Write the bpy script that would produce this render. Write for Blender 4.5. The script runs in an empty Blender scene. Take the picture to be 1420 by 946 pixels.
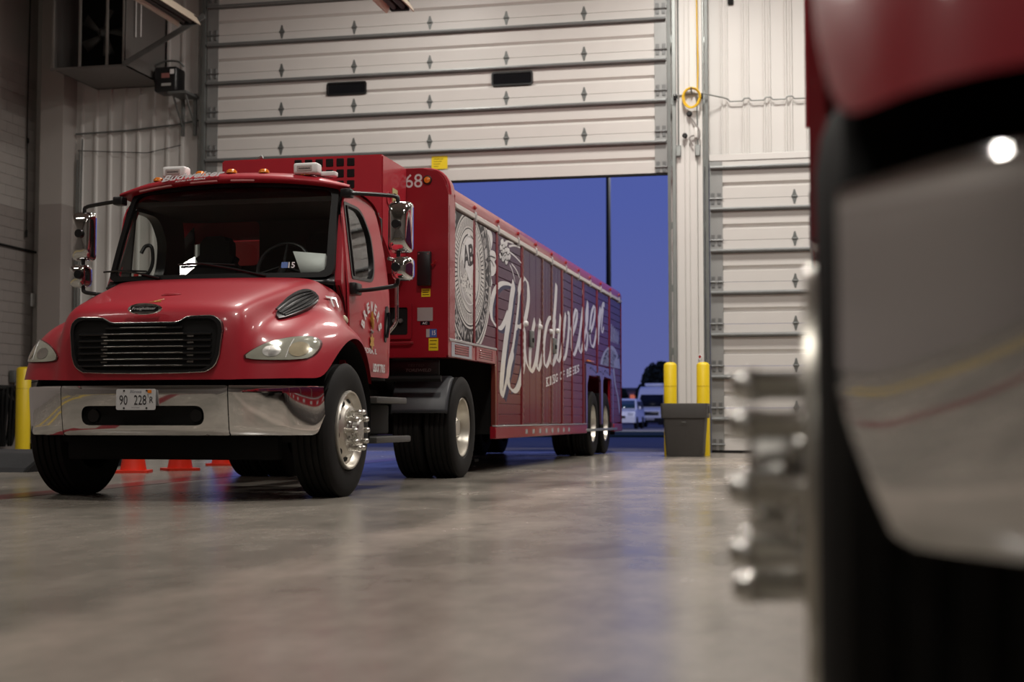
import bpy, bmesh, math, random
from math import sin, cos, pi, radians, sqrt, atan2
from mathutils import Vector, Matrix
from mathutils.bvhtree import BVHTree
random.seed(7)
SC = bpy.context.scene
COL = SC.collection

# ------------------------------------------------------------------ camera
FPX = 1972.0
PSI, PIT = math.atan(430 / FPX), math.atan(107 / FPX)
cr = Vector((cos(PSI), sin(PSI), 0))
cf = Vector((-sin(PSI) * cos(PIT), cos(PSI) * cos(PIT), sin(PIT)))
cu = cr.cross(cf)
cd = bpy.data.cameras.new('camera')
cam = bpy.data.objects.new('camera', cd)
COL.objects.link(cam)
mw = Matrix((cr, cu, -cf)).transposed().to_4x4()
mw.translation = Vector((0, 0, 0.6))
cam.matrix_world = mw
cd.sensor_width = 36.0
cd.lens = 36.0 * FPX / 1420.0
cd.clip_start = 0.05
cd.clip_end = 600
cd.dof.use_dof = True
cd.dof.focus_distance = 11.8
cd.dof.aperture_fstop = 2.2
SC.camera = cam

# ------------------------------------------------------------------ world, light, exposure
SC.view_settings.view_transform = 'Standard'
SC.view_settings.look = 'None'
SC.view_settings.gamma = 1.0
SC.view_settings.use_curve_mapping = False
SC.view_settings.exposure = 0.0
W = bpy.data.worlds.new('dusk_sky')
SC.world = W
W.use_nodes = True
wn, wl = W.node_tree.nodes, W.node_tree.links
wn.clear()
wo = wn.new('ShaderNodeOutputWorld')
wb = wn.new('ShaderNodeBackground')
wt = wn.new('ShaderNodeTexCoord')
ws = wn.new('ShaderNodeSeparateXYZ')
wr = wn.new('ShaderNodeValToRGB')
wr.color_ramp.elements[0].position = 0.0
wr.color_ramp.elements[0].color = (0.112, 0.128, 0.330, 1)
wr.color_ramp.elements[1].position = 0.6
wr.color_ramp.elements[1].color = (0.062, 0.094, 0.345, 1)
e = wr.color_ramp.elements.new(0.15)
e.color = (0.078, 0.107, 0.360, 1)
wl.new(wt.outputs['Generated'], ws.inputs[0])
wl.new(ws.outputs['Z'], wr.inputs[0])
wl.new(wr.outputs[0], wb.inputs[0])
wb.inputs[1].default_value = 1.0
wl.new(wb.outputs[0], wo.inputs[0])


def area_light(name, loc, sx, sy, power, color=(1, 0.94, 0.87), rot=(0, 0, 0)):
    d = bpy.data.lights.new(name, 'AREA')
    d.shape = 'RECTANGLE'
    d.size, d.size_y = sx, sy
    d.energy = power
    d.color = color
    o = bpy.data.objects.new(name, d)
    COL.objects.link(o)
    o.location = loc
    o.rotation_euler = rot
    return o


# high bays of the lit half of the hall (the far left bay is switched off)
LAMPS = [(-7.0, 21.3, 125), (-2.0, 21.3, 230), (3.0, 21.3, 230),
         (-5.0, 14.0, 210), (0.5, 14.0, 240), (5.5, 14.0, 130),
         (-10.8, 5.4, 70), (-1.3, 7.0, 230), (-3.8, 0.5, 100), (-3.0, -8.0, 60)]
for (x, y, p) in LAMPS:
    area_light('high_bay_light', (x, y, 9.0), 0.5 if x > -10 else 1.5, 1.3 if x > -10 else 0.5, p * 1.42)

# ------------------------------------------------------------------ materials
def lin(h):
    c = [int(h[i:i + 2], 16) / 255 for i in (0, 2, 4)]
    return tuple(((v + 0.055) / 1.055) ** 2.4 if v > 0.04045 else v / 12.92 for v in c) + (1,)


MATS = {}


def mat(name, color, rough=0.5, metal=0.0, coat=0.0, var=0.0, scale=6.0, bump=0.0, emit=0.0, stretch=(1, 1, 1), spec=0.5, rvar=0.0):
    if name in MATS:
        return MATS[name]
    if isinstance(color, str):
        color = lin(color)
    m = bpy.data.materials.new(name)
    m.use_nodes = True
    n, l = m.node_tree.nodes, m.node_tree.links
    b = n['Principled BSDF']
    b.inputs['Base Color'].default_value = color
    b.inputs['Roughness'].default_value = rough
    b.inputs['Metallic'].default_value = metal
    b.inputs['Specular IOR Level'].default_value = spec
    b.inputs['Coat Weight'].default_value = coat
    b.inputs['Coat Roughness'].default_value = 0.1
    if emit:
        b.inputs['Emission Color'].default_value = color
        b.inputs['Emission Strength'].default_value = emit
    if var or bump or rvar:
        tc = n.new('ShaderNodeTexCoord')
        mp = n.new('ShaderNodeMapping')
        mp.inputs['Scale'].default_value = stretch
        nz = n.new('ShaderNodeTexNoise')
        nz.inputs['Scale'].default_value = scale
        nz.inputs['Detail'].default_value = 5
        l.new(tc.outputs['Object'], mp.inputs[0])
        l.new(mp.outputs[0], nz.inputs[0])
        if var:
            mx = n.new('ShaderNodeMixRGB')
            mx.inputs[1].default_value = tuple(max(0, c * (1 - var)) for c in color[:3]) + (1,)
            mx.inputs[2].default_value = tuple(min(1, c * (1 + var)) for c in color[:3]) + (1,)
            l.new(nz.outputs[0], mx.inputs[0])
            l.new(mx.outputs[0], b.inputs['Base Color'])
        if rvar:
            mr = n.new('ShaderNodeMapRange')
            mr.inputs[1].default_value, mr.inputs[2].default_value = 0.3, 0.7
            mr.inputs[3].default_value, mr.inputs[4].default_value = max(0, rough - rvar), rough + rvar
            l.new(nz.outputs[0], mr.inputs[0])
            l.new(mr.outputs[0], b.inputs['Roughness'])
        if bump:
            bp = n.new('ShaderNodeBump')
            bp.inputs['Strength'].default_value = bump
            bp.inputs['Distance'].default_value = 0.02
            l.new(nz.outputs[0], bp.inputs['Height'])
            l.new(bp.outputs[0], b.inputs['Normal'])
    MATS[name] = m
    return m


RED = mat('truck_red', (0.43, 0.019, 0.034, 1), 0.42, 0.0, 0.35, var=0.06, scale=2)
TRED = mat('trailer_red', (0.30, 0.008, 0.018, 1), 0.33, 0.0, 0.5, var=0.06, scale=2)
SKYRED = mat('trailer_red_sky_tint', (0.10, 0.014, 0.034, 1), 0.27, 0.0, 0.0, spec=0.20)  # side red; purple towards the top is partly sky reflection painted in
_n, _l = SKYRED.node_tree.nodes, SKYRED.node_tree.links
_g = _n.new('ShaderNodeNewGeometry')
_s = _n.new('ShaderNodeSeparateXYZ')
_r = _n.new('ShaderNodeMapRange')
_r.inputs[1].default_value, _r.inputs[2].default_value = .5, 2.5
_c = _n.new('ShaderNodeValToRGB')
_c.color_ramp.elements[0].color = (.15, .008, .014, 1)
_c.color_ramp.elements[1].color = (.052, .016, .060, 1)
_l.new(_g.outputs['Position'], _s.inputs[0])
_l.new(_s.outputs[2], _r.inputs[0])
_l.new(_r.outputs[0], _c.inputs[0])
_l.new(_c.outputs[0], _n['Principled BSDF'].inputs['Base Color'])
POST = mat('post_red', (.17, .006, .014, 1), .45, spec=.3)
BROWN = mat('skirt_brown_red', (0.17, 0.035, 0.026, 1), 0.3, 0.1, 0.3, var=0.15, scale=1)
CHROME = mat('chrome', (0.80, 0.80, 0.80, 1), 0.05, 1.0, rvar=0.02, scale=4)
STEEL = mat('brushed_steel', (0.52, 0.51, 0.48, 1), 0.28, 1.0, var=0.15, scale=9, rvar=0.06)
RIMM = mat('wheel_metal', (0.66, 0.63, 0.56, 1), 0.36, 0.8, var=0.15, scale=8, rvar=0.08)
GALV = mat('galvanised_steel', (0.33, 0.35, 0.34, 1), 0.42, 0.6, var=0.15, scale=5)
GALVD = mat('weathered_steel', (0.17, 0.18, 0.175, 1), 0.5, 0.5, var=0.2, scale=5)
RUBBER = mat('tire_rubber', (0.011, 0.0105, 0.010, 1), 0.75, 0, var=0.25, scale=14, spec=.25)
BLACK = mat('black_plastic', (0.010, 0.010, 0.011, 1), 0.32, 0)
BLACKM = mat('black_matte', (0.008, 0.008, 0.008, 1), 0.7, 0, var=0.3, spec=.25)
SEATM = mat('seat_cloth', (0.022, 0.022, 0.025, 1), 0.8)
TRIMI = mat('cab_trim', (0.06, 0.058, 0.055, 1), 0.7)
FAIR = mat('fender_plastic', (0.036, 0.040, 0.047, 1), 0.45, var=0.1)
WHITE = mat('white_paint', (0.78, 0.76, 0.73, 1), 0.45, var=0.03)
WPLAS = mat('white_plastic', (0.80, 0.80, 0.79, 1), 0.3)
DECAL = mat('white_vinyl', (0.74, 0.73, 0.74, 1), 0.25, 0, 0.3)
PALE = mat('pale_vinyl', (0.36, 0.36, 0.42, 1), 0.25, 0, 0.3)
INK = mat('dark_ink', (0.012, 0.010, 0.014, 1), 0.35, 0, 0.0, spec=.2)
NAVY = mat('navy_ink', (0.022, 0.022, 0.075, 1), 0.35, 0, 0.0, spec=.2)
GREYV = mat('grey_vinyl', (0.42, 0.40, 0.40, 1), 0.25, 0, 0.3)
GOLD = mat('gold_vinyl', (0.55, 0.30, 0.06, 1), 0.4)
AMBER = mat('amber_lens', (0.80, 0.22, 0.02, 1), 0.2, 0, 0.5)
REDL = mat('red_lens', (0.35, 0.01, 0.01, 1), 0.2, 0, 0.5)
LENS = mat('headlight_lens', (0.47, 0.48, 0.40, 1), 0.12, 0.25, 0.9, var=0.18, scale=11)
LENSA = mat('turn_lens', (0.50, 0.44, 0.30, 1), 0.15, 0.2, 0.9, var=0.2, scale=20)
YEL = mat('safety_yellow', (0.84, 0.61, 0.012, 1), 0.38, 0, 0.1, var=0.08, scale=4)
YLAB = mat('yellow_label', (0.80, 0.60, 0.01, 1), 0.5)
ORANGE = mat('cone_orange', (0.85, 0.045, 0.018, 1), 0.45)
BIN = mat('grey_bin_plastic', (0.055, 0.053, 0.050, 1), 0.5, var=0.12, scale=12)
DOORW = mat('door_white', (0.61, 0.59, 0.565, 1), 0.42, 0, 0, var=0.035, scale=3)
SIDING = mat('siding_white', (0.66, 0.645, 0.62, 1), 0.48, 0, 0, var=0.04, scale=1.5)
PAPER = mat('paper', (0.84, 0.88, 0.86, 1), 0.7)
BLUEV = mat('blue_vinyl', (0.05, 0.12, 0.38, 1), 0.4)
ASPH = mat('asphalt', (0.17, 0.155, 0.145, 1), 0.8, var=0.3, scale=3, bump=0.2)
GRASS = mat('grass', (0.03, 0.055, 0.016, 1), 0.9, var=0.4, scale=8, bump=0.4)
LEAF = mat('leaf_green', (0.026, 0.034, 0.014, 1), 0.8, var=0.3)
BARK = mat('bark', (0.05, 0.035, 0.025, 1), 0.9)
DARKG = mat('dark_glass', (0.006, 0.007, 0.009, 1), 0.06, 0, 0.5)
CREAM = mat('heater_cream', (0.62, 0.53, 0.42, 1), 0.45)
CASE = mat('heater_casing', (0.19, 0.18, 0.17, 1), 0.5, 0.3)
BRICKR = mat('far_wall', (0.24, 0.10, 0.075, 1), 0.8)
CEILM = mat('ceiling_grey', (0.34, 0.33, 0.32, 1), 0.8)


def glass(name, tint, rough=0.0):
    m = bpy.data.materials.new(name)
    m.use_nodes = True
    n, l = m.node_tree.nodes, m.node_tree.links
    n.remove(n['Principled BSDF'])
    o = n['Material Output']
    tr = n.new('ShaderNodeBsdfTransparent')
    tr.inputs[0].default_value = tint
    gl = n.new('ShaderNodeBsdfGlossy')
    gl.inputs['Roughness'].default_value = rough
    gl.inputs[0].default_value = (1, 1, 1, 1)
    fr = n.new('ShaderNodeFresnel')
    ge = n.new('ShaderNodeNewGeometry')
    io = n.new('ShaderNodeMapRange')
    io.inputs[3].default_value, io.inputs[4].default_value = 1.5, 1 / 1.5
    l.new(ge.outputs['Backfacing'], io.inputs[0])
    l.new(io.outputs[0], fr.inputs[0])
    mx = n.new('ShaderNodeMixShader')
    l.new(fr.outputs[0], mx.inputs[0])
    l.new(tr.outputs[0], mx.inputs[1])
    l.new(gl.outputs[0], mx.inputs[2])
    l.new(mx.outputs[0], o.inputs[0])
    MATS[name] = m
    return m


GLASS = glass('window_glass', (0.90, 0.93, 0.91, 1))


def floor_material():
    m = bpy.data.materials.new('polished_concrete')
    m.use_nodes = True
    n, l = m.node_tree.nodes, m.node_tree.links
    b = n['Principled BSDF']
    tc = n.new('ShaderNodeTexCoord')

    def noise(scale, det, st=(1, 1, 1)):
        mp = n.new('ShaderNodeMapping')
        mp.inputs['Scale'].default_value = st
        z = n.new('ShaderNodeTexNoise')
        z.inputs['Scale'].default_value = scale
        z.inputs['Detail'].default_value = det
        z.inputs['Roughness'].default_value = 0.6
        l.new(tc.outputs['Object'], mp.inputs[0])
        l.new(mp.outputs[0], z.inputs[0])
        return z
    big = noise(0.35, 5)
    mid = noise(1.6, 6, (1, 0.45, 1))
    fine = noise(9, 6, (1, 0.5, 1))

    def math_(op, a, bb):
        q = n.new('ShaderNodeMath')
        q.operation = op
        for i, v in enumerate((a, bb)):
            if isinstance(v, (int, float)):
                q.inputs[i].default_value = v
            else:
                l.new(v, q.inputs[i])
        return q.outputs[0]
    s = math_('ADD', math_('MULTIPLY', big.outputs[0], 0.5), math_('ADD', math_('MULTIPLY', mid.outputs[0], 0.35), math_('MULTIPLY', fine.outputs[0], 0.15)))
    # bare concrete on the aisle side, darker sealed coat on the truck's side, a worn pale joint between
    sx = n.new('ShaderNodeSeparateXYZ')
    l.new(tc.outputs['Object'], sx.inputs[0])
    xx = math_('ADD', sx.outputs[0], math_('MULTIPLY', math_('SUBTRACT', mid.outputs[0], 0.5), 0.22))

    def band(src, a, b_, va, vb):
        t = n.new('ShaderNodeMapRange')
        t.interpolation_type = 'SMOOTHSTEP'
        l.new(src, t.inputs[0])
        t.inputs[1].default_value, t.inputs[2].default_value = a, b_
        t.inputs[3].default_value, t.inputs[4].default_value = va, vb
        return t.outputs[0]
    dx = math_('ABSOLUTE', math_('ADD', xx, 2.08), 0)
    s2 = math_('ADD', s, math_('ADD', band(xx, -2.42, -2.2, -.05, .06), band(dx, .02, .26, .09, 0.0)))
    cr_ = n.new('ShaderNodeValToRGB')
    els = cr_.color_ramp.elements
    els[0].position, els[0].color = 0.34, (0.165, 0.155, 0.132, 1)
    els[1].position, els[1].color = 0.74, (0.460, 0.400, 0.340, 1)
    q = els.new(0.52)
    q.color = (0.280, 0.252, 0.215, 1)
    l.new(s2, cr_.inputs[0])
    l.new(cr_.outputs[0], b.inputs['Base Color'])
    mr = n.new('ShaderNodeMapRange')
    l.new(s, mr.inputs[0])
    mr.inputs[1].default_value, mr.inputs[2].default_value = 0.38, 0.62
    mr.inputs[3].default_value, mr.inputs[4].default_value = 0.17, 0.30
    l.new(mr.outputs[0], b.inputs['Roughness'])
    b.inputs['Specular IOR Level'].default_value = 0.42
    bp = n.new('ShaderNodeBump')
    bp.inputs['Strength'].default_value = 0.04
    bp.inputs['Distance'].default_value = 0.01
    l.new(fine.outputs[0], bp.inputs['Height'])
    l.new(bp.outputs[0], b.inputs['Normal'])
    return m


def block_wall_material():
    """Painted block: two flat coats meeting at a line; the coats are the paint's own colours."""
    m = bpy.data.materials.new('painted_block')
    m.use_nodes = True
    n, l = m.node_tree.nodes, m.node_tree.links
    b = n['Principled BSDF']
    b.inputs['Roughness'].default_value = 0.6
    tc = n.new('ShaderNodeTexCoord')
    sx = n.new('ShaderNodeSeparateXYZ')
    l.new(tc.outputs['Object'], sx.inputs[0])
    cr_ = n.new('ShaderNodeValToRGB')
    cr_.color_ramp.interpolation = 'CONSTANT'
    cr_.color_ramp.elements[0].color = (0.30, 0.268, 0.25, 1)
    cr_.color_ramp.elements[1].position = 0.467
    cr_.color_ramp.elements[1].color = (0.42, 0.39, 0.365, 1)
    mm = n.new('ShaderNodeMath')
    mm.operation = 'MULTIPLY'
    mm.inputs[1].default_value = 0.1
    l.new(sx.outputs[2], mm.inputs[0])
    l.new(mm.outputs[0], cr_.inputs[0])
    l.new(cr_.outputs[0], b.inputs['Base Color'])
    return m


FLOOR = floor_material()
BLOCK = block_wall_material()

# ------------------------------------------------------------------ mesh helpers
class MB:
    def __init__(s):
        s.bm = bmesh.new()

    def box(s, x0, x1, y0, y1, z0, z1, bev=0.0, seg=2):
        vs = [s.bm.verts.new((x, y, z)) for x in (x0, x1) for y in (y0, y1) for z in (z0, z1)]
        fs = [s.bm.faces.new([vs[i] for i in q]) for q in ((0, 1, 3, 2), (4, 6, 7, 5), (0, 4, 5, 1), (2, 3, 7, 6), (0, 2, 6, 4), (1, 5, 7, 3))]
        if bev:
            ed = list({e for f in fs for e in f.edges})
            bmesh.ops.bevel(s.bm, geom=ed, offset=bev, segments=seg, affect='EDGES', profile=0.5)
        return s

    def tube(s, pts, r, n=8, caps=True, closed=False):
        pts = [Vector(p) for p in pts]
        N = len(pts)
        rs = r if isinstance(r, (list, tuple)) else [r] * N
        t0 = (pts[1] - pts[0]).normalized()
        up = Vector((0, 0, 1)) if abs(t0.z) < 0.9 else Vector((1, 0, 0))
        a = t0.cross(up).normalized()
        rings = []
        for i, p in enumerate(pts):
            if closed:
                t = (pts[(i + 1) % N] - pts[i - 1]).normalized()
            elif i == 0:
                t = t0
            elif i == N - 1:
                t = (pts[i] - pts[i - 1]).normalized()
            else:
                t = ((pts[i + 1] - p).normalized() + (p - pts[i - 1]).normalized()).normalized()
            a = (a - t * a.dot(t)).normalized()
            b = t.cross(a)
            rings.append([s.bm.verts.new(p + (a * cos(2 * pi * k / n) + b * sin(2 * pi * k / n)) * rs[i]) for k in range(n)])
        for i in range(N if closed else N - 1):
            A, B = rings[i], rings[(i + 1) % N]
            for k in range(n):
                s.bm.faces.new((A[k], A[(k + 1) % n], B[(k + 1) % n], B[k]))
        if caps and not closed:
            s.bm.faces.new(rings[0][::-1])
            s.bm.faces.new(rings[-1])
        return s

    def lathe(s, prof, axis='x', c=(0, 0, 0), n=32, closed=False, caps=True):
        """prof: (radius, height along axis)."""
        rings = []
        for (r, h) in prof:
            ring = []
            for k in range(n):
                t = 2 * pi * k / n
                u, v = r * cos(t), r * sin(t)
                p = {'x': (h, u, v), 'y': (v, h, u), 'z': (u, v, h)}[axis]
                ring.append(s.bm.verts.new((p[0] + c[0], p[1] + c[1], p[2] + c[2])))
            rings.append(ring)
        M = len(rings)
        for i in range(M if closed else M - 1):
            A, B = rings[i], rings[(i + 1) % M]
            for k in range(n):
                s.bm.faces.new((A[k], A[(k + 1) % n], B[(k + 1) % n], B[k]))
        if caps and not closed:
            if prof[0][0] > 1e-5:
                s.bm.faces.new(rings[0][::-1])
            if prof[-1][0] > 1e-5:
                s.bm.faces.new(rings[-1])
        return s

    def prism(s, poly, axis, a, b):
        def P(u, v, h):
            return {'x': (h, u, v), 'y': (u, h, v), 'z': (u, v, h)}[axis]
        A = [s.bm.verts.new(P(u, v, a)) for u, v in poly]
        B = [s.bm.verts.new(P(u, v, b)) for u, v in poly]
        n = len(poly)
        s.bm.faces.new(A[::-1])
        s.bm.faces.new(B)
        for i in range(n):
            s.bm.faces.new((A[i], A[(i + 1) % n], B[(i + 1) % n], B[i]))
        return s

    def grid(s, rows, closed_u=False):
        V = [[s.bm.verts.new(p) for p in r] for r in rows]
        for i in range(len(V) - 1):
            m = len(V[i])
            for j in range(m if closed_u else m - 1):
                s.bm.faces.new((V[i][j], V[i][(j + 1) % m], V[i + 1][(j + 1) % m], V[i + 1][j]))
        return s

    def raw(s, verts, faces):
        V = [s.bm.verts.new(v) for v in verts]
        for f in faces:
            try:
                s.bm.faces.new([V[i] for i in f])
            except ValueError:
                pass
        return s

    def mesh(s, name, material, smooth=40, normals=True):
        if normals:
            bmesh.ops.recalc_face_normals(s.bm, faces=s.bm.faces)
        if smooth:
            a = radians(smooth)
            for f in s.bm.faces:
                f.smooth = True
            for ed in s.bm.edges:
                if len(ed.link_faces) == 2 and ed.calc_face_angle(0) > a:
                    ed.smooth = False
        me = bpy.data.meshes.new(name)
        s.bm.to_mesh(me)
        s.bm.free()
        me.materials.append(material)
        return me

    def build(s, name, material, parent=None, loc=(0, 0, 0), smooth=40, sub=0, solid=0, normals=True):
        return put(name, s.mesh(name, material, smooth, normals), parent, loc, sub=sub, solid=solid)


def put(name, me, parent=None, loc=(0, 0, 0), rot=(0, 0, 0), sub=0, solid=0, scale=None):
    o = bpy.data.objects.new(name, me)
    COL.objects.link(o)
    o.parent = parent
    o.location = loc
    o.rotation_euler = rot
    if scale:
        o.scale = scale
    if solid:
        md = o.modifiers.new('solid', 'SOLIDIFY')
        md.thickness = solid
        md.offset = -1
    if sub:
        md = o.modifiers.new('sub', 'SUBSURF')
        md.levels = md.render_levels = sub
    return o


def tag(o, label=None, cat=None, group=None, kind=None):
    for k, v in (('label', label), ('category', cat), ('group', group), ('kind', kind)):
        if v:
            o[k] = v
    return o


def thing(name, loc, label, cat, group=None, rotz=0, kind=None):
    o = bpy.data.objects.new(name, None)
    COL.objects.link(o)
    o.location = loc
    o.rotation_euler = (0, 0, rotz)
    o.empty_display_size = 0.2
    return tag(o, label, cat, group, kind)


def copy_tree(o, parent=None):
    c = o.copy()
    COL.objects.link(c)
    c.parent = parent
    for ch in KIDS.get(o.name, ()):
        copy_tree(ch, c)
    return c


KIDS = {}


def index_children():
    KIDS.clear()
    for o in COL.objects:
        if o.parent:
            KIDS.setdefault(o.parent.name, []).append(o)


def crom(pts, n=6, closed=False):
    pts = [Vector(p) for p in pts]
    N = len(pts)
    out = []
    for i in range(N if closed else N - 1):
        if closed:
            p0, p1, p2, p3 = pts[i - 1], pts[i], pts[(i + 1) % N], pts[(i + 2) % N]
        else:
            p1, p2 = pts[i], pts[i + 1]
            p0 = pts[i - 1] if i else p1 * 2 - p2
            p3 = pts[i + 2] if i + 2 < N else p2 * 2 - p1
        for k in range(n):
            t = k / n
            out.append(0.5 * ((2 * p1) + (p2 - p0) * t + (2 * p0 - 5 * p1 + 4 * p2 - p3) * t * t + (3 * p1 - p0 - 3 * p2 + p3) * t ** 3))
    if not closed:
        out.append(pts[-1])
    return out


def resample(pts, n):
    """closed 2-D outline to n points spaced evenly along it."""
    pts = [Vector(p) for p in pts]
    L = [0]
    for i in range(len(pts)):
        L.append(L[-1] + (pts[(i + 1) % len(pts)] - pts[i]).length)
    out = []
    j = 0
    for k in range(n):
        d = L[-1] * k / n
        while L[j + 1] < d:
            j += 1
        f = (d - L[j]) / max(1e-9, L[j + 1] - L[j])
        out.append(pts[j].lerp(pts[(j + 1) % len(pts)], f))
    return out


def round_poly(pts, r, n=4):
    """round the corners of a 2-D polygon; r may be one value or one per corner."""
    out = []
    N = len(pts)
    for i in range(N):
        p, a, b = Vector(pts[i]), Vector(pts[i - 1]), Vector(pts[(i + 1) % N])
        rr = r[i] if isinstance(r, (list, tuple)) else r
        if rr <= 0:
            out.append(p)
            continue
        da, db = (a - p), (b - p)
        la, lb = min(rr, da.length * 0.49), min(rr, db.length * 0.49)
        pa, pb = p + da.normalized() * la, p + db.normalized() * lb
        for k in range(n + 1):
            t = k / n
            out.append(pa * (1 - t) ** 2 + p * 2 * t * (1 - t) + pb * t * t)
    return out


def frame_between(mb, outer, inner, fn, th):
    """ring panel between two outlines (same count); fn maps (u, v, depth) to a point."""
    n = len(outer)
    loops = []
    for loop, d in ((outer, 0), (inner, 0), (inner, th), (outer, th)):
        loops.append([mb.bm.verts.new(fn(p[0], p[1], d)) for p in loop])
    for a in range(4):
        A, B = loops[a], loops[(a + 1) % 4]
        for k in range(n):
            mb.bm.faces.new((A[k], A[(k + 1) % n], B[(k + 1) % n], B[k]))
    return mb


def fill_outline(mb, outline, fn, rings=(0.0, 0.4, 0.75, 1.0), th=0.0):
    c = sum((Vector(p) for p in outline), Vector((0, 0))) / len(outline)
    n = len(outline)
    prev = None
    for r in rings:
        if r == 0:
            cur = [mb.bm.verts.new(fn(c[0], c[1], 0))]
        else:
            cur = [mb.bm.verts.new(fn(*(c + (Vector(p) - c) * r), 0)) for p in outline]
        if prev is not None:
            for k in range(n):
                if len(prev) == 1:
                    mb.bm.faces.new((prev[0], cur[k], cur[(k + 1) % n]))
                else:
                    mb.bm.faces.new((prev[k], cur[k], cur[(k + 1) % n], prev[(k + 1) % n]))
        prev = cur
    if th:
        back = [mb.bm.verts.new(fn(p[0], p[1], th)) for p in outline]
        for k in range(n):
            mb.bm.faces.new((prev[k], back[k], back[(k + 1) % n], prev[(k + 1) % n]))
    return mb


TXT = {}


def glyphs(body, bold=0.0, shear=0.0):
    key = (body, bold, shear)
    if key not in TXT:
        c = bpy.data.curves.new('t', 'FONT')
        c.body = body
        c.offset = bold
        c.shear = shear
        c.resolution_u = 3
        o = bpy.data.objects.new('t', c)
        me = o.to_mesh()
        V = [v.co.copy() for v in me.vertices]
        Fc = [tuple(p.vertices) for p in me.polygons]
        o.to_mesh_clear()
        bpy.data.objects.remove(o)
        bpy.data.curves.remove(c)
        TXT[key] = (V, Fc)
    return TXT[key]


def text_into(mb, body, origin, ax, ay, w, h, bold=0.02, shear=0.0, th=0.0015, fn=None):
    """flat lettering fitted to a box w by h whose lower left corner is at origin."""
    V, Fc = glyphs(body, bold, shear)
    if not V:
        return mb
    x0, x1 = min(v.x for v in V), max(v.x for v in V)
    y0, y1 = min(v.y for v in V), max(v.y for v in V)
    ax, ay, origin = Vector(ax), Vector(ay), Vector(origin)
    nrm = ax.cross(ay).normalized()
    P = []
    for v in V:
        u, t = (v.x - x0) / (x1 - x0) * w, (v.y - y0) / (y1 - y0) * h
        p = origin + ax * u + ay * t
        P.append(fn(u, t) if fn else p + nrm * th)
    mb.raw(P, Fc)
    return mb


def lettering(name, body, origin, ax, ay, w, h, m, parent, bold=0.02, shear=0.0, th=0.0015):
    return text_into(MB(), body, origin, ax, ay, w, h, bold, shear, th).build(name, m, parent, smooth=0, normals=False)


# ------------------------------------------------------------------ setting: floor, walls, ceiling
YW = 25.0
f = MB().box(-15.3, 14, -14, YW + 0.25, -0.2, 0)
tag(f.build('floor', FLOOR, smooth=0), kind='structure')
g = MB().box(-90, 90, YW + 0.25, 320, -0.2, -0.01)
tag(g.build('ground', ASPH, smooth=0), kind='structure')
gs = MB().box(-30, 30, 45, 58, -0.05, 0.06, 0.03)
tag(gs.build('grass_verge', GRASS, smooth=0), kind='structure')
cl = MB().box(-15.3, 14.2, -14, YW + 0.2, 9.9, 10.1)
tag(cl.build('ceiling', CEILM, smooth=0), kind='structure')

wb_ = MB()
D1A, D1B, D2A, D2B, DH = -11.32, -2.62, -1.90, 5.95, 5.08
for (a, b, z0, z1) in ((-15.3, D1A, 0, 10), (D1A, D1B, DH, 10), (D1B, D2A, 0, 10), (D2A, D2B, DH, 10), (D2B, 14.2, 0, 10)):
    wb_.box(a, b, YW, YW + 0.2, z0, z1)
wall_back = tag(wb_.build('wall_back', SIDING, smooth=0), kind='structure')
rib = MB().prism([(-0.035, 0), (-0.02, -0.045), (0.02, -0.045), (0.035, 0)], 'z', 0, 1)
ribm = rib.mesh('siding_rib', SIDING, 0)
x = -14.0
while x < D1A - 0.12:
    put('siding_rib', ribm, wall_back, (x, YW, 0), scale=(1, 1, 9.9))
    x += 0.30
x = -1.62
while x < 6.3:
    for dx in (-0.045, 0.045):
        put('siding_rib', ribm, wall_back, (x + dx, YW, DH + 0.05), scale=(0.55, 0.8, 4.8))
    x += 0.37

wallo = MB().box(-15.3, -15.0, -14, YW, 0, 10)
wall_left = tag(wallo.build('wall_left', BLOCK, smooth=0), kind='structure')
# painted blocks on the stretch of side wall in view: courses of 0.2 m
blk = MB().box(0, 0.012, 0.0025, 0.3975, 0.0025, 0.1975, 0.003, 1)
blkm = blk.mesh('block', BLOCK, 0)
# the paint line is at z = 4.67: blocks share object coordinates with the wall, so build one mesh per course colour
BLO = mat('block_coat_lower', (0.255, 0.228, 0.212, 1), 0.6, var=0.08, scale=4)
BHI = mat('block_coat_upper', (0.36, 0.335, 0.313, 1), 0.6, var=0.06, scale=4)
blo = MB().box(0, 0.012, 0.0025, 0.3975, 0.0025, 0.1975, 0.003, 1).mesh('block', BLO, 0)
bhi = MB().box(0, 0.012, 0.0025, 0.3975, 0.0025, 0.1975, 0.003, 1).mesh('block', BHI, 0)
for c in range(37):
    z = 0.2 * c
    for k in range(4):
        y = 23.15 + 0.4 * k + (0.2 if c % 2 else 0.0)
        if y + 0.4 <= 25.0:
            put('block', blo if z < 4.6 else bhi, wall_left, (-15.0, y, z))
wr_ = MB().box(14.0, 14.2, -14, YW, 0, 10)
tag(wr_.build('wall_right', BLOCK, smooth=0), kind='structure')
wf_ = MB().box(-15.3, 14.2, -14.2, -14, 0, 10)
tag(wf_.build('wall_front', BLOCK, smooth=0), kind='structure')
bb = MB().box(-14.98, -12.0, 24.9, 25.0, 0, 0.12, 0.01)
tag(bb.build('baseboard_back', BLACKM, smooth=0), kind='structure')
# steel corner column boxed in
pl = MB().box(-14.62, -14.13, 24.5, 25.0, 0, 9.9, 0.01)
tag(pl.build('trim_1', BLOCK, smooth=0), kind='structure')
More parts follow.
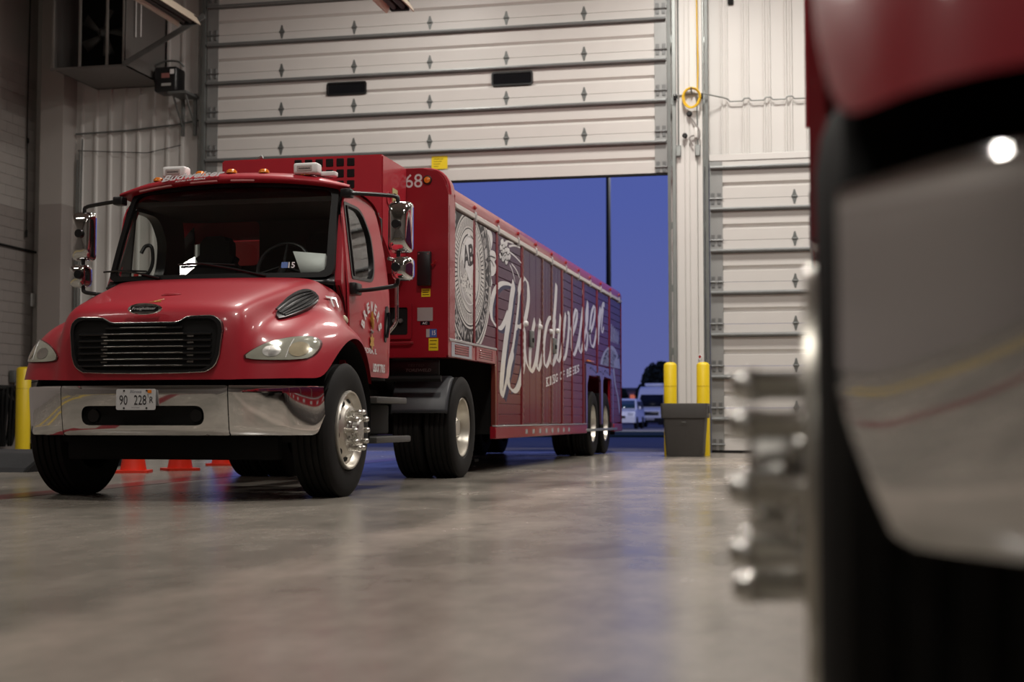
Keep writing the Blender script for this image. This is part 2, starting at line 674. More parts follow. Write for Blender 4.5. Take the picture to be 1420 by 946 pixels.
# white boxed column between the two doors
c1 = MB().box(-2.44, -2.08, 24.66, 25.0, 0, 9.9, 0.008)
trim2 = tag(c1.build('trim_2', SIDING, smooth=0), kind='structure')
for (a, b, y) in ((-2.42, -2.30, 24.645), (-2.285, -2.215, 24.635), (-2.20, -2.10, 24.645), (-2.075, -1.99, 24.70)):
    MB().box(a, b, y, y + 0.05, 0, 9.9, 0.006).build('column_cladding', SIDING, trim2, smooth=0)
# red painted guide line on the floor and a pair of yellow lines nearer the camera's side of the hall
REDP = mat('red_floor_paint', (0.16, 0.020, 0.024, 1), 0.22, var=0.25, scale=3)
YP = mat('yellow_floor_paint', (0.55, 0.38, 0.03, 1), 0.3, var=0.2, scale=3)
tag(MB().box(-6.28, -5.94, -13, 24, 0, 0.002).build('trim_3', REDP, smooth=0), kind='structure')
for i, (a, b) in enumerate(((-9.45, -9.2), (-10.35, -10.1))):
    o = MB().box(a, b, -13, 11, 0, 0.002).build('trim_%d' % (4 + i), YP, smooth=0)
    tag(o, kind='structure')

# ------------------------------------------------------------------ sectional doors
PITCH = 0.73


def section_mesh(L):
    prof = [(0, 0), (0, 0.195), (0.045, 0.205), (0.048, 0.238), (0.0, 0.285), (0, 0.50), (0.018, 0.512), (0.018, 0.565), (0, 0.575), (0, PITCH - 0.006), (0.05, PITCH - 0.006), (0.05, 0)]
    return MB().prism(prof, 'x', 0, L).mesh('section_panel', DOORW, 0)


def hinge_mesh():
    m = MB()
    m.prism([(-.012, -0.125), (.012, -0.125), (0.034, -0.04), (0.06, 0), (0.034, 0.04), (.012, 0.125), (-.012, 0.125), (-0.034, 0.04), (-0.06, 0), (-0.034, -0.04)], 'y', -0.008, 0)
    m.tube([(-0.035, -0.016, 0), (0.035, -0.016, 0)], 0.014, 8)
    for z in (-0.06, 0.06):
        m.lathe([(0.012, -0.016), (0.012, -0.008)], 'y', (0, 0, z), 6)
    return m.mesh('hinge', GALVD, 0)


def end_hinge_mesh():
    m = MB()
    for dx in (-0.055, 0.055):
        m.box(dx - 0.03, dx + 0.03, -0.012, 0, -0.10, 0.10, 0.004, 1)
        m.tube([(dx - 0.035, -0.02, 0), (dx + 0.035, -0.02, 0)], 0.018, 8)
        for z in (-0.07, 0.07):
            m.lathe([(0.012, -0.02), (0.012, -0.01)], 'y', (dx, 0, z), 6)
    m.tube([(-0.11, -0.022, 0), (0.13, -0.022, 0)], 0.011, 8)
    return m.mesh('end_hinge', mat('hinge_dark', (.19, .195, .195, 1), .45, .5), 0)


HM, EHM = hinge_mesh(), end_hinge_mesh()


def sectional_door(name, xa, xb, z0, n, yf, hx, label):
    d = bpy.data.objects.new(name, None)
    COL.objects.link(d)
    d.location = (0, yf, z0)
    tag(d, label, None, None, 'structure')
    L = xb - xa
    sm = section_mesh(L)
    st = MB().prism([(0, -0.03), (-0.045, -0.03), (-0.055, -0.022), (-0.095, -0.022), (-0.10, 0), (-0.095, 0.022), (-0.055, 0.022), (-0.045, 0.03), (0, 0.03)], 'x', 0.02, L - 0.02).mesh('strut', mat('strut_steel', (.22, .23, .23, 1), .42, .5, var=.15, scale=4), 0)
    es = MB().box(0, 0.225, -0.006, 0, 0.004, PITCH - 0.008, 0.002, 1).mesh('end_stile', mat('stile_steel', (.30, .305, .30, 1), .45, .4, var=.15, scale=4), 0)
    for i in range(n):
        z = PITCH * i
        put('section_panel', sm, d, (xa, 0, z))
        put('strut', st, d, (xa, 0, z + 0.54))
        for x_ in (xa, xb - 0.225):
            put('end_stile', es, d, (x_, -0.001, z))
            if i:
                put('end_hinge', EHM, d, (x_ + 0.11, -0.007, z))
            else:
                put('end_hinge', EHM, d, (x_ + 0.11, -0.007, z + 0.10))
        if i:
            for hx_ in hx:
                put('hinge', HM, d, (hx_, 0, z))
    MB().box(xa, xb, 0.0, 0.05, -0.045, 0.0, 0.008, 1).build('bottom_seal', BLACKM, d)
    return d


door1 = sectional_door('door_1', -11.29, -2.60, 4.93 - 0.03, 7, 24.74, (-4.08, -5.50, -6.93, -8.38, -9.80), 'white ribbed sectional door raised above the blue dusk opening')
door2 = sectional_door('door_2', -1.885, 5.93, 0.045, 7, 24.86, (-0.43, 1.0, 2.4, 3.8, 5.0), 'white ribbed sectional door closed beside the yellow bollards')
# two narrow lights in the raised door
for (a, b, z0_, z1_) in ((-8.905, -8.132, 6.56, 6.805), (-5.769, -5.009, 6.58, 6.835)):
    fr = MB()
    out = round_poly([(a, z0_), (b, z0_), (b, z1_), (a, z1_)], 0.05)
    inn = round_poly([(a + 0.03, z0_ + 0.03), (b - 0.03, z0_ + 0.03), (b - 0.03, z1_ - 0.03), (a + 0.03, z1_ - 0.03)], 0.035)
    frame_between(fr, out, inn, lambda u, v, d_: (u, -0.03 + d_, v - 4.90), 0.04)
    fo = fr.build('window_frame', BLACK, door1)
    pn = MB()
    pn.prism(inn, 'y', -0.014, -0.004)
    for v in pn.bm.verts:
        v.co.z -= 4.90
    pn.build('window_pane', DARKG, fo, smooth=0)
# vertical tracks and jamb angles
def track(parent, x, y, z0, z1, s, base):
    m = MB()
    m.prism([(0, 0), (0.055 * s, 0), (0.055 * s, 0.02), (0.02 * s, 0.02), (0.02 * s, 0.09), (0, 0.09)], 'z', z0 - base, z1 - base)
    m.bm.verts.ensure_lookup_table()
    o = m.build('track', GALVD, parent, (x, y, 0), smooth=0)
    a = MB()
    a.box(min(0.075 * s, 0.14 * s), max(0.075 * s, 0.14 * s), 0.02, 0.06, z0 - base, z1 - base, 0.004, 1)
    a.build('jamb_angle', GALV, parent, (x, y + 0.05, 0), smooth=0)
    q = MB()
    z = z0 + 0.6
    while z < z1:
        q.box(min(0.02 * s, 0.12 * s), max(0.02 * s, 0.12 * s), 0.085, 0.10, z - base, z - base + 0.12, 0.003, 1)
        z += 1.1
    q.build('track_bracket', GALV, parent, (x, y, 0), smooth=0)


track(door1, -2.59, -0.10, 0, 9.8, 1, 4.90)
track(door1, -11.30, -0.10, 0, 9.8, -1, 4.90)
track(door2, -1.895, -0.10, 0, 9.8, -1, 0.045)
track(door2, 5.94, -0.10, 0, 9.8, 1, 0.045)
MB().box(-1.89, 5.93, -0.02, 0.02, 5.04, 5.16, 0.01, 1).build('header_seal', SIDING, door2)

# yellow notice taped to the raised door
nt = thing('notice', (-6.74, 24.735, 5.235), 'small yellow paper notice stuck on the raised white door above the trailer', 'notice')
MB().box(-0.15, 0.15, -0.004, 0, -0.12, 0.12).build('sheet', YLAB, nt, smooth=0)
lt = MB()
for i in range(4):
    lt.box(-0.11, 0.07 - 0.03 * i, -0.0055, -0.004, 0.06 - 0.045 * i, 0.068 - 0.045 * i)
lt.build('print', INK, nt, smooth=0)

# ------------------------------------------------------------------ wheels
RT = 0.508


def tyre_mesh(steer=True):
    w = 0.15
    p = [(0.300, w - 0.028), (0.315, w - 0.006), (0.36, w + 0.004), (0.42, w + 0.004), (0.47, w - 0.004), (0.497, w - 0.016), (0.512, w - 0.030)]
    gr = (0.075, 0.027, -0.027, -0.075)
    prof = list(p)
    for gx in gr:
        d = 0.016 if steer else 0.02
        prof += [(RT, gx + 0.010), (RT - d, gx + 0.007), (RT - d, gx - 0.007), (RT, gx - 0.010)]
    prof += [(r, -h) for r, h in p[::-1]]
    return MB().lathe(prof, 'x', n=72, closed=True).mesh('tire', RUBBER, 30)


def tyre_lug_mesh():
    """drive tyre: outer shoulders cut into blocks."""
    m = MB()
    n = 54
    for k in range(n):
        a0 = 2 * pi * k / n
        for s in (-1, 1):
            t0, t1 = a0 + (0 if s > 0 else pi / n), a0 + (0 if s > 0 else pi / n) + 2 * pi / n * 0.68
            P = []
            for t in (t0, t1):
                for (r, h) in ((RT - 0.018, s * 0.085), (RT + 0.001, s * 0.088), (RT - 0.006, s * 0.118), (RT - 0.035, s * 0.128)):
                    P.append((h, r * cos(t), r * sin(t)))
            m.raw(P, [(0, 1, 2, 3), (4, 7, 6, 5), (0, 4, 5, 1), (1, 5, 6, 2), (2, 6, 7, 3)])
    return m.mesh('tread_block', RUBBER, 0)


TYM = tyre_mesh()
LUGM = tyre_lug_mesh()


def steer_rim_mesh():
    m = MB()
    m.lathe([(0.300, 0.118), (0.305, 0.150), (0.298, 0.168), (0.287, 0.165), (0.276, 0.135), (0.264, 0.117), (0.25, 0.116), (0.20, 0.142), (0.184, 0.158), (0.175, 0.164), (0.10, 0.165), (0.10, 0.10)], 'x', n=60, caps=False)
    return m.mesh('rim', RIMM, 35)


def steer_holes_mesh():
    m = MB()
    for k in range(10):
        a = 2 * pi * k / 10 + 0.16
        rr, hx_ = 0.224, 0.1295
        R = Vector((0, cos(a), sin(a)))
        T = Vector((0, -sin(a), cos(a)))
        nrm = Vector((0.887, 0.461 * cos(a), 0.461 * sin(a)))
        V = Vector((-0.461, 0.887 * cos(a), 0.887 * sin(a)))
        c = R * rr + Vector((hx_, 0, 0)) + nrm * 0.005
        pts = [c + T * 0.033 * cos(t) + V * 0.020 * sin(t) for t in [2 * pi * i / 14 for i in range(14)]]
        m.raw(pts + [c - nrm * 0.0005], [(i, (i + 1) % 14, 14) for i in range(14)])
    return m.mesh('hand_hole', BLACKM, 0)


def hub_mesh():
    return MB().lathe([(0.112, 0.15), (0.112, 0.175), (0.10, 0.195), (0.088, 0.20), (0.084, 0.235), (0.070, 0.246), (0, 0.248)], 'x', n=32, caps=False).mesh('hub', STEEL, 35)


def nut_mesh():
    return MB().lathe([(0.026, 0.160), (0.026, 0.172), (0.018, 0.174), (0.0185, 0.228), (0.022, 0.234), (0.022, 0.252), (0.015, 0.266), (0, 0.270)], 'x', n=14, caps=False).mesh('lug_nut', mat('nut_metal', (.74, .73, .69, 1), .27, .95), 35)


def drive_rim_mesh():
    m = MB()
    m.lathe([(0.300, 0.108), (0.302, 0.125), (0.294, 0.134), (0.282, 0.128), (0.268, 0.06), (0.262, -0.02), (0.25, -0.04), (0.18, -0.055), (0.165, -0.05), (0.16, -0.04), (0.105, -0.04), (0.10, 0.07), (0.085, 0.085), (0, 0.088)], 'x', n=60, caps=False)
    return m.mesh('rim', RIMM, 35)


SRM, SHM, HUBM, NUTM, DRM = steer_rim_mesh(), steer_holes_mesh(), hub_mesh(), nut_mesh(), drive_rim_mesh()
DNUT = MB().lathe([(0.018, -0.04), (0.018, 0.0), (0.012, 0.006), (0, 0.007)], 'x', n=6, caps=False).mesh('lug_nut', STEEL, 30)


def wheel(parent, x, y, side, kind, z=RT):
    t = put('tire', TYM, parent, (x, y, z), (0, 0, 0 if side > 0 else pi))
    if kind == 'steer':
        put('rim', SRM, t)
        put('hand_hole', SHM, t)['kind'] = 'stuff'
        put('hub', HUBM, t)
        for k in range(10):
            a = 2 * pi * k / 10
            put('lug_nut', NUTM, t, (0, 0.143 * cos(a), 0.143 * sin(a)))
    else:
        put('tread_block', LUGM, t)['kind'] = 'stuff'
        if kind == 'drive':
            put('rim', DRM, t)
            for k in range(10):
                a = 2 * pi * k / 10
                put('lug_nut', DNUT, t, (0, 0.133 * cos(a), 0.133 * sin(a)))
    return t


# ------------------------------------------------------------------ tractor truck
XC = -4.76
truck = thing('tractor_truck', (XC, 10.42, 0), 'red day-cab tractor truck facing the camera, wearing the white licence plate', 'truck')
H = [  # columns of the right half of the hood, from the lower edge up and back to the cowl
    [(0, -1.0, .875), (0, -1.01, 1.1), (0, -.995, 1.34), (0, -.92, 1.435), (0, -.6, 1.535), (0, -.2, 1.65), (0, .04, 1.715)],
    [(.5, -.985, .875), (.5, -.99, 1.1), (.5, -.97, 1.345), (.48, -.89, 1.435), (.48, -.56, 1.535), (.48, -.15, 1.648), (.48, .08, 1.71)],
    [(.69, -.96, .875), (.685, -.955, 1.1), (.68, -.92, 1.34), (.675, -.83, 1.43), (.71, -.5, 1.53), (.755, -.1, 1.645), (.775, .16, 1.705)],
    [(.735, -.93, .88), (.73, -.915, 1.08), (.722, -.875, 1.29), (.722, -.78, 1.375), (.765, -.46, 1.475), (.815, -.09, 1.60), (.84, .18, 1.69)],
    [(.80, -.895, .88), (.785, -.87, 1.06), (.765, -.81, 1.20), (.765, -.69, 1.285), (.81, -.42, 1.39), (.86, -.07, 1.53), (.895, .22, 1.665)],
    [(1.0, -.855, .885), (.99, -.825, 1.05), (.965, -.735, 1.205), (.94, -.57, 1.315), (.93, -.31, 1.395), (.945, .02, 1.49), (.972, .29, 1.62)],
    [(1.15, -.71, .89), (1.145, -.67, 1.03), (1.12, -.585, 1.175), (1.08, -.42, 1.305), (1.03, -.15, 1.39), (1.01, .15, 1.46), (1.005, .36, 1.565)],
    [(1.19, -.515, .89), (1.19, -.465, 1.01), (1.185, -.41, 1.12), (1.155, -.29, 1.25), (1.105, -.06, 1.36), (1.05, .22, 1.43), (1.01, .41, 1.50)],
    [(1.215, -.33, 1.07), (1.212, -.28, 1.13), (1.20, -.22, 1.21), (1.165, -.10, 1.31), (1.11, .09, 1.375), (1.055, .30, 1.405), (1.015, .455, 1.43)],
    [(1.212, .0, 1.225), (1.208, .02, 1.255), (1.19, .06, 1.295), (1.15, .13, 1.33), (1.105, .24, 1.35), (1.055, .38, 1.352), (1.015, .49, 1.34)],
    [(1.205, .30, 1.225), (1.20, .315, 1.245), (1.18, .335, 1.265), (1.145, .365, 1.275), (1.10, .41, 1.275), (1.055, .47, 1.26), (1.015, .53, 1.23)],
    [(1.19, .53, 1.07), (1.185, .54, 1.08), (1.17, .55, 1.09), (1.135, .56, 1.095), (1.09, .57, 1.095), (1.05, .585, 1.085), (1.015, .60, 1.07)],
    [(1.18, .645, .87), (1.175, .648, .875), (1.16, .652, .88), (1.125, .656, .88), (1.085, .66, .88), (1.05, .665, .875), (1.015, .67, .87)],
]
cols = [[(-x, y, z) for (x, y, z) in c] for c in H[:0:-1]] + H
hoodmb = MB().grid(cols)
hood = hoodmb.build('hood', RED, truck, sub=2, smooth=180)
bpy.context.view_layer.update()
dg = bpy.context.evaluated_depsgraph_get()
BV = BVHTree.FromObject(hood, dg)
_hits = {}


def on_hood_front(x, z, off=0.004, y_from=-2.0):
    hit = BV.ray_cast(Vector((x, y_from, z)), Vector((0, 1, 0)))
    if hit[0] is None:
        hit = BV.find_nearest(Vector((x, -0.6, z)))
    return hit[0] + Vector((0, -off, 0))


def on_hood_side(y, z, s, off=0.004):
    hit = BV.ray_cast(Vector((2.0 * s, y, z)), Vector((-s, 0, 0)))
    if hit[0] is None:
        hit = BV.find_nearest(Vector((1.0 * s, y, z)))
    nn = hit[1] if hit[1].x * s > 0 else -hit[1]
    return hit[0] + nn * off


# headlights wrapped on the fender noses
for s in (1, -1):
    out = resample(crom([(0.745, 1.03), (0.775, 1.085), (0.88, 1.15), (1.02, 1.192), (1.105, 1.195), (1.145, 1.15), (1.14, 1.065), (1.09, 1.028), (0.92, 1.018)], 6, True), 40)

    def hl(u, v, d_, s=s):
        p = on_hood_front(u * s, v)
        return p + (Vector((0, 0.05, 0)) if d_ else Vector((0.004 * s, -0.014, 0)))
    m = MB()
    fill_outline(m, out, hl, th=1)
    h = m.build('headlight', LENS, truck)
    c = Vector((0.96, 1.11))
    m = MB()
    o2 = [c + (p - c) * 1.05 for p in out]

    def hb(u, v, d_, s=s):
        return on_hood_front(u * s, v) + Vector((0, -0.006 + 0.03 * d_, 0))
    frame_between(m, o2, [c + (p - c) * 0.985 for p in out], hb, 1)
    m.build('lamp_surround', mat('lamp_gasket', (0.09, 0.012, 0.014, 1), 0.4), h)
    m = MB()

    def ht(u, v, d_, s=s):
        return on_hood_front(u * s, v) + Vector((0.006 * s, -0.0165, 0))
    fill_outline(m, [Vector((1.06 + 0.055 * cos(t), 1.10 + 0.055 * sin(t))) for t in [2 * pi * k / 20 for k in range(20)]], ht)
    m.build('turn_signal', LENSA, h)
    m = MB()
    fill_outline(m, [Vector((0.90 + 0.06 * cos(t), 1.082 + 0.042 * sin(t))) for t in [2 * pi * k / 20 for k in range(20)]], ht)
    m.build('reflector', STEEL, h)
    # divider line of the lens
    m = MB()
    m.tube([on_hood_front((1.00 + 0.02 * k / 6) * s, 1.035 + 0.14 * k / 6, 0.018) for k in range(7)], 0.004, 6)
    m.build('lens_divider', WPLAS, h)
    # amber side marker on the fender top
    p = on_hood_side(0.33, 1.385, s)
    m = MB()
    m.lathe([(0.035, -0.01), (0.033, 0.008), (0.02, 0.016), (0, 0.018)], 'x', (0, 0, 0), 18, caps=False)
    o = m.build('fender_marker', mat('cream_lens', (0.72, 0.66, 0.45, 1), 0.3), truck, p)
    o.rotation_euler = (0, radians(-25) if s > 0 else radians(205), 0)

# side air intakes on the hood shoulders
for s in (1, -1):
    A0, A1 = Vector((.885 * s, -.60, 1.42)), Vector((.895 * s, .07, 1.545))
    ax_ = (A1 - A0)
    nn = Vector((.62 * s, -.30, .72)).normalized()
    bx_ = nn.cross(ax_).normalized() * (1 if s > 0 else -1)
    if bx_.z < 0:
        bx_ = -bx_

    def pod(u, v, d_, lift=.035):
        q = A0 + ax_ * u + bx_ * v
        hit = BV.ray_cast(q + nn * .8, -nn)
        h_ = hit[0] if hit[0] is not None else q
        return h_ + nn * (lift * (1 - (2 * u - 1) ** 2 * .5) if not d_ else -.03)
    oy = resample(crom([(0, -.03), (.10, .025), (.35, .072), (.65, .085), (.88, .072), (.99, .025), (.97, -.034), (.80, -.072), (.5, -.085), (.2, -.072)], 5, True), 44)
    m = MB()
    fill_outline(m, oy, pod, th=1)
    pv = m.build('hood_intake', BLACK, truck)
    for k in range(5):
        m = MB()
        v0 = -.06 + .031 * k
        m.tube([pod(.10 + .82 * i / 9, v0 * (.45 + .55 * sin(pi * (.1 + .8 * i / 9))) , 0, .040) for i in range(10)], .008, 6)
        m.build('intake_louver', BLACK, pv)

# grille
gp = [(0, 1.285), (.26, 1.287), (.335, 1.327), (.52, 1.332), (.575, 1.30), (.592, 1.24), (.572, 1.05), (.545, .975), (.48, .932), (.3, .925), (0, .922)]
gout = resample([Vector(p) for p in gp] + [Vector((-a, b)) for a, b in gp[-2:0:-1]], 88)


def gcurve(x):
    return -1.008 + 0.05 * x * x + 0.12 * max(0, abs(x) - .35) ** 2


gc = Vector((0, 1.125))
ginn = [gc + Vector(((p - gc).x * 0.955, (p - gc).y * 0.91)) for p in gout]
m = MB()
frame_between(m, gout, ginn, lambda u, v, d_: (u, gcurve(u) - 0.022 + 0.045 * d_ + 0.03 * (v - .92), v), 1)
grille = m.build('grille', BLACK, truck)
gchr = [gc + Vector(((p - gc).x * 1.012, (p - gc).y * 1.018)) for p in gout]
m = MB()
m.tube([(p.x, gcurve(p.x) - 0.014 + 0.03 * (p.y - .92), p.y) for p in gout], 0.0055, 6, closed=True)
m.build('grille_trim', STEEL, grille)
m = MB()
fill_outline(m, ginn, lambda u, v, d_: (u, gcurve(u) - 0.003 + 0.03 * (v - .92), v))
m.build('grille_screen', BLACKM, grille)
for k in range(7):
    z = 0.975 + 0.0455 * k
    xw = 0.515 if k < 6 else 0.30
    m = MB()
    xs = [-xw + 2 * xw * i / 20 for i in range(21)]
    rows = []
    for (dy, dz) in ((-0.006, -0.013), (-0.024, -0.006), (-0.026, 0.004), (-0.006, 0.012)):
        rows.append([(x_, gcurve(x_) + dy + 0.03 * (z - .92), z + dz) for x_ in xs])
    m.grid(rows)
    m.build('grille_bar', BLACK, grille, smooth=0)
    m = MB()
    m.tube([(x_, gcurve(x_) - 0.027 + 0.03 * (z - .92), z + 0.003) for x_ in xs[4:17]], 0.0028, 5)
    m.build('bar_edge', STEEL, grille)
for s in (-1, 1):
    for k in range(5):
        m = MB()
        m.box(0.335 * s + 0.02 - 0.025, 0.335 * s + 0.02 + 0.025, -1.0075, -0.995, 1.01 + 0.0455 * k - 0.013, 1.01 + 0.0455 * k + 0.013, 0.003, 1)
        m.build('radiator_clip', mat('clip_grey', (0.22, 0.21, 0.20, 1), 0.5), grille)
# oval maker's badge above the grille
m = MB()
m.lathe([(0.118, -0.0), (0.118, -0.012), (0.104, -0.016), (0.098, -0.010), (0, -0.010)], 'y', (0, 0, 0), 40, caps=False)
for v in m.bm.verts:
    v.co.z *= 0.30
    v.co.y += 0.02 * (v.co.x / 0.11) ** 2 * 0.5
badge = m.build('badge', CHROME, truck, (0, -1.005, 1.385))
badge.scale = (1.12, 1, 1.2)
m = MB()
m.box(-0.09, 0.09, -0.0125, -0.009, -0.016, 0.016, 0.003, 1)
m.build('badge_face', BLACK, badge)
lettering('badge_lettering', 'Freightliner', (-0.082, -0.0125, -0.010), (1, 0, 0), (0, 0, 1), 0.164, 0.021, WPLAS, badge, 0.0, 0.25)
# small gold emblem decal and hood scoop mark
m = MB()
for (a, b) in (((-.045, 1.448), (.045, 1.450)), ((-.01, 1.452), (.02, 1.468)), ((-.02, 1.456), (.035, 1.458)), ((.0, 1.462), (.04, 1.474))):
    pts = [on_hood_front(a[0] + (b[0] - a[0]) * k / 5, a[1] + (b[1] - a[1]) * k / 5, 0.003) for k in range(6)]
    m.tube(pts, 0.0045, 6)
m.build('hood_emblem', GOLD, truck)
m = MB()
m.tube([on_hood_front(-0.04 + 0.03 * k, 1.512 + 0.0015 * k, 0.006) for k in range(6)], [0.004, 0.014, 0.016, 0.014, 0.01, 0.003], 8)
m.build('hood_latch_boss', RED, truck)
# '77' on both hood sides
for s in (1, -1):
    m = MB()
    V, Fc = glyphs('77', 0.02)
    x0, x1 = min(v.x for v in V), max(v.x for v in V)
    y1 = max(v.y for v in V)
    P = [on_hood_side(0.20 + s * ((v.x - x0) / (x1 - x0) - 0.5) * 0.13, 1.465 + v.y / y1 * 0.085, s, 0.016) for v in V]
    m.raw(P, Fc)
    m.build('unit_number', DECAL, truck, smooth=0)
# fine shut line of the hood side
for s in (1, -1):
    m = MB()
    m.tube([(1.0 * s, .33, 1.66), (1.012 * s, .40, 1.56), (1.018 * s, .455, 1.44), (1.018 * s, .49, 1.34)], 0.004, 5)
    m.build('hood_seam', BLACKM, truck)

# inner arches, engine block, chassis
for s in (1, -1):
    rows = []
    for x_ in (0.72, 1.17):
        rows.append([(x_ * s, .07 + 0.585 * cos(t), 0.62 + 0.585 * sin(t)) for t in [radians(-20 + 220 * k / 20) for k in range(21)]])
    MB().grid(rows).build('wheel_arch_liner', BLACKM, truck)
m = MB()
m.box(-0.60, 0.60, -0.80, 0.5, 0.62, 1.20)
m.box(-0.98, 0.98, -0.72, -0.55, 0.62, 0.95)
m.build('engine_bay', BLACKM, truck, smooth=0)
for s in (1, -1):
    MB().box(0.38 * s - 0.045, 0.38 * s + 0.045, -0.75, 4.35, 0.62, 0.88, 0.01).build('frame_rail', BLACKM, truck)
MB().tube([(-0.95, 0, .50), (0.95, 0, .50)], 0.075, 12).build('front_axle', BLACKM, truck)
MB().tube([(-0.95, 3.61, .52), (-.3, 3.61, .52), (-.18, 3.61, .56), (.18, 3.61, .56), (.3, 3.61, .52), (.95, 3.61, .52)], [.08, .09, .2, .2, .09, .08], 14).build('rear_axle', BLACKM, truck)
MB().prism([(-0.45, 3.3), (0.45, 3.3), (0.42, 4.0), (0.12, 4.15), (0, 3.75), (-0.12, 4.15), (-0.42, 4.0)], 'z', 1.08, 1.15).build('fifth_wheel', BLACKM, truck)
MB().box(-0.40, 0.40, 3.4, 3.8, 0.86, 1.085).build('fifth_wheel_mount', BLACKM, truck)
m = MB()
m.box(-0.85, 0.85, -0.55, -0.45, 0.29, 0.47, 0.02)
m.box(-0.30, 0.30, -0.5, 0.4, 0.36, 0.62, 0.04)
m.build('crossmember', BLACKM, truck)
wheel(truck, 1.06, 0, 1, 'steer')
wheel(truck, -1.06, 0, -1, 'steer')
for s in (1, -1):
    wheel(truck, 1.055 * s, 3.61, s, 'drive')
    wheel(truck, 0.735 * s, 3.61, s, 'inner')

# bumper: centre piece with an air slot and two swept ends
def bplan(x):
    ax = abs(x)
    y = -1.03 + 0.05 * (ax / .6) ** 2
    if ax > .62:
        y += 0.55 * (ax - .62) ** 1.5
    if ax > 1.0:
        y += 1.6 * (ax - 1.0) ** 1.6
    return y


def bprof(z, x=0):
    """bulge of the face over its height"""
    t = (z - .477) / (.833 - .477)
    return -0.046 * t - 0.006 * (1 - (2 * t - 1) ** 2) + 0.02 * max(0, .08 - t) / .08 + 0.012 * max(0, t - .95) / .05


def bumper_piece(xa, xb, hole):
    m = MB()
    zs = [.477, .482, .495, .515, .548, .58, .618, .656, .688, .73, .78, .815, .828, .833]
    n = max(8, int(abs(xb - xa) / 0.016))
    xs = [xa + (xb - xa) * i / n for i in range(n + 1)]
    if not hole:
        near = xa if abs(xa) < abs(xb) else xb
        far = xb if near == xa else xa
        xs = [near + (far - near) * (1 - (1 - i / n) ** 1.7) for i in range(n + 1)]
    if hole:
        out = round_poly([(xa, .477), (xb, .477), (xb, .833), (xa, .833)], 0.006, 2)
        pts = []
        # dense outer loop and slot loop of equal count
        o2 = resample(out, 160)
        i2 = resample(round_poly([(-.475, .548), (.475, .548), (.475, .688), (-.475, .688)], 0.065, 6), 160)
        # rotate the slot loop so both start near the lower left corner
        k0 = min(range(160), key=lambda k: (i2[k] - Vector((-.475, .548))).length)
        i2 = i2[k0:] + i2[:k0]
        k0 = min(range(160), key=lambda k: (o2[k] - Vector((xa, .477))).length)
        o2 = o2[k0:] + o2[:k0]
        prev = None
        for r in (0, .2, .45, .7, .9, 1.0):
            cur = []
            for a, b in zip(o2, i2):
                p = a.lerp(b, r)
                cur.append(m.bm.verts.new((p.x, bplan(p.x) + bprof(p.y), p.y)))
            if prev:
                for k in range(160):
                    m.bm.faces.new((prev[k], prev[(k + 1) % 160], cur[(k + 1) % 160], cur[k]))
            prev = cur
        back = [m.bm.verts.new((p.x, bplan(p.x) + 0.07, p.y)) for p in i2]
        for k in range(160):
            m.bm.faces.new((prev[k], prev[(k + 1) % 160], back[(k + 1) % 160], back[k]))
        m.grid([[(x_, bplan(x_) + bprof(.833), .833) for x_ in xs], [(x_, bplan(x_) + 0.09, .836) for x_ in xs]])
        m.grid([[(x_, bplan(x_) + bprof(.477), .477) for x_ in xs], [(x_, bplan(x_) + 0.12, .47) for x_ in xs]])
    else:
        def cut(x_):
            """the lower rear corner is rounded off"""
            t = max(0, (abs(x_) - 1.125) / .065)
            return .477 + .125 * t ** 2.2
        rows = [[(x_, bplan(x_) + 0.09, .836) for x_ in xs]]
        for z in zs[::-1]:
            rows.append([(x_, bplan(x_) + bprof(z), cut(x_) + (z - .477) / (.833 - .477) * (.833 - cut(x_))) for x_ in xs])
        rows.append([(x_, bplan(x_) + 0.12, cut(x_) - .005) for x_ in xs])
        m.grid(rows)
    bmesh.ops.remove_doubles(m.bm, verts=m.bm.verts, dist=0.0004)
    return m


bumper = bumper_piece(-.645, .645, True).build('bumper', CHROME, truck, smooth=50)
bumper_piece(.652, 1.19, False).build('bumper_end', CHROME, bumper, smooth=50)
bumper_piece(-1.19, -.652, False).build('bumper_end', CHROME, bumper, smooth=50)
m = MB()
m.box(-.56, .56, -.965, -.93, .50, .72)
m.build('slot_back', BLACKM, bumper, smooth=0)
for s in (-1, 1):
    m = MB()
    m.lathe([(0.045, -.99), (0.05, -0.965), (0.05, -0.93)], 'y', (.40 * s, 0, .618), 20)
    m.build('tow_hook', BLACK, bumper)
# licence plate
plate = MB().prism(round_poly([(-.152, -.075), (.152, -.075), (.152, .075), (-.152, .075)], .015, 3), 'y', -.006, 0).build('licence_plate', mat('plate_white', (0.62, 0.62, 0.62, 1), 0.35), truck, (-.015, -1.088, .733), smooth=0)
PN = [('90', -.125, .062, .068, -.038), ('228', -.012, .095, .068, -.038), ('R', .108, .028, .045, -.026), ('T', .089, .014, .022, .012)]
m = MB()
for (t_, x_, w_, h_, z_) in PN:
    text_into(m, t_, (x_, -.0065, z_), (1, 0, 0), (0, 0, 1), w_, h_, -0.004)
m.build('plate_number', INK, plate, smooth=0, normals=False)
lettering('state_name', 'Illinois', (-.045, -.0065, .045), (1, 0, 0), (0, 0, 1), .09, .022, NAVY, plate, -0.01, 0.3)
lettering('plate_motto', 'LAND OF LINCOLN', (-.03, -.0065, -.062), (1, 0, 0), (0, 0, 1), .062, .008, NAVY, plate, 0)
MB().box(.092, .122, -.0085, -.0065, .045, .067).build('plate_sticker', AMBER, plate, smooth=0)
for x_ in (-.09, .085):
    for z_ in (-.062, .062):
        MB().lathe([(.007, -.010), (.007, -.006)], 'y', (x_, 0, z_), 8).build('plate_bolt', BLACK, plate)

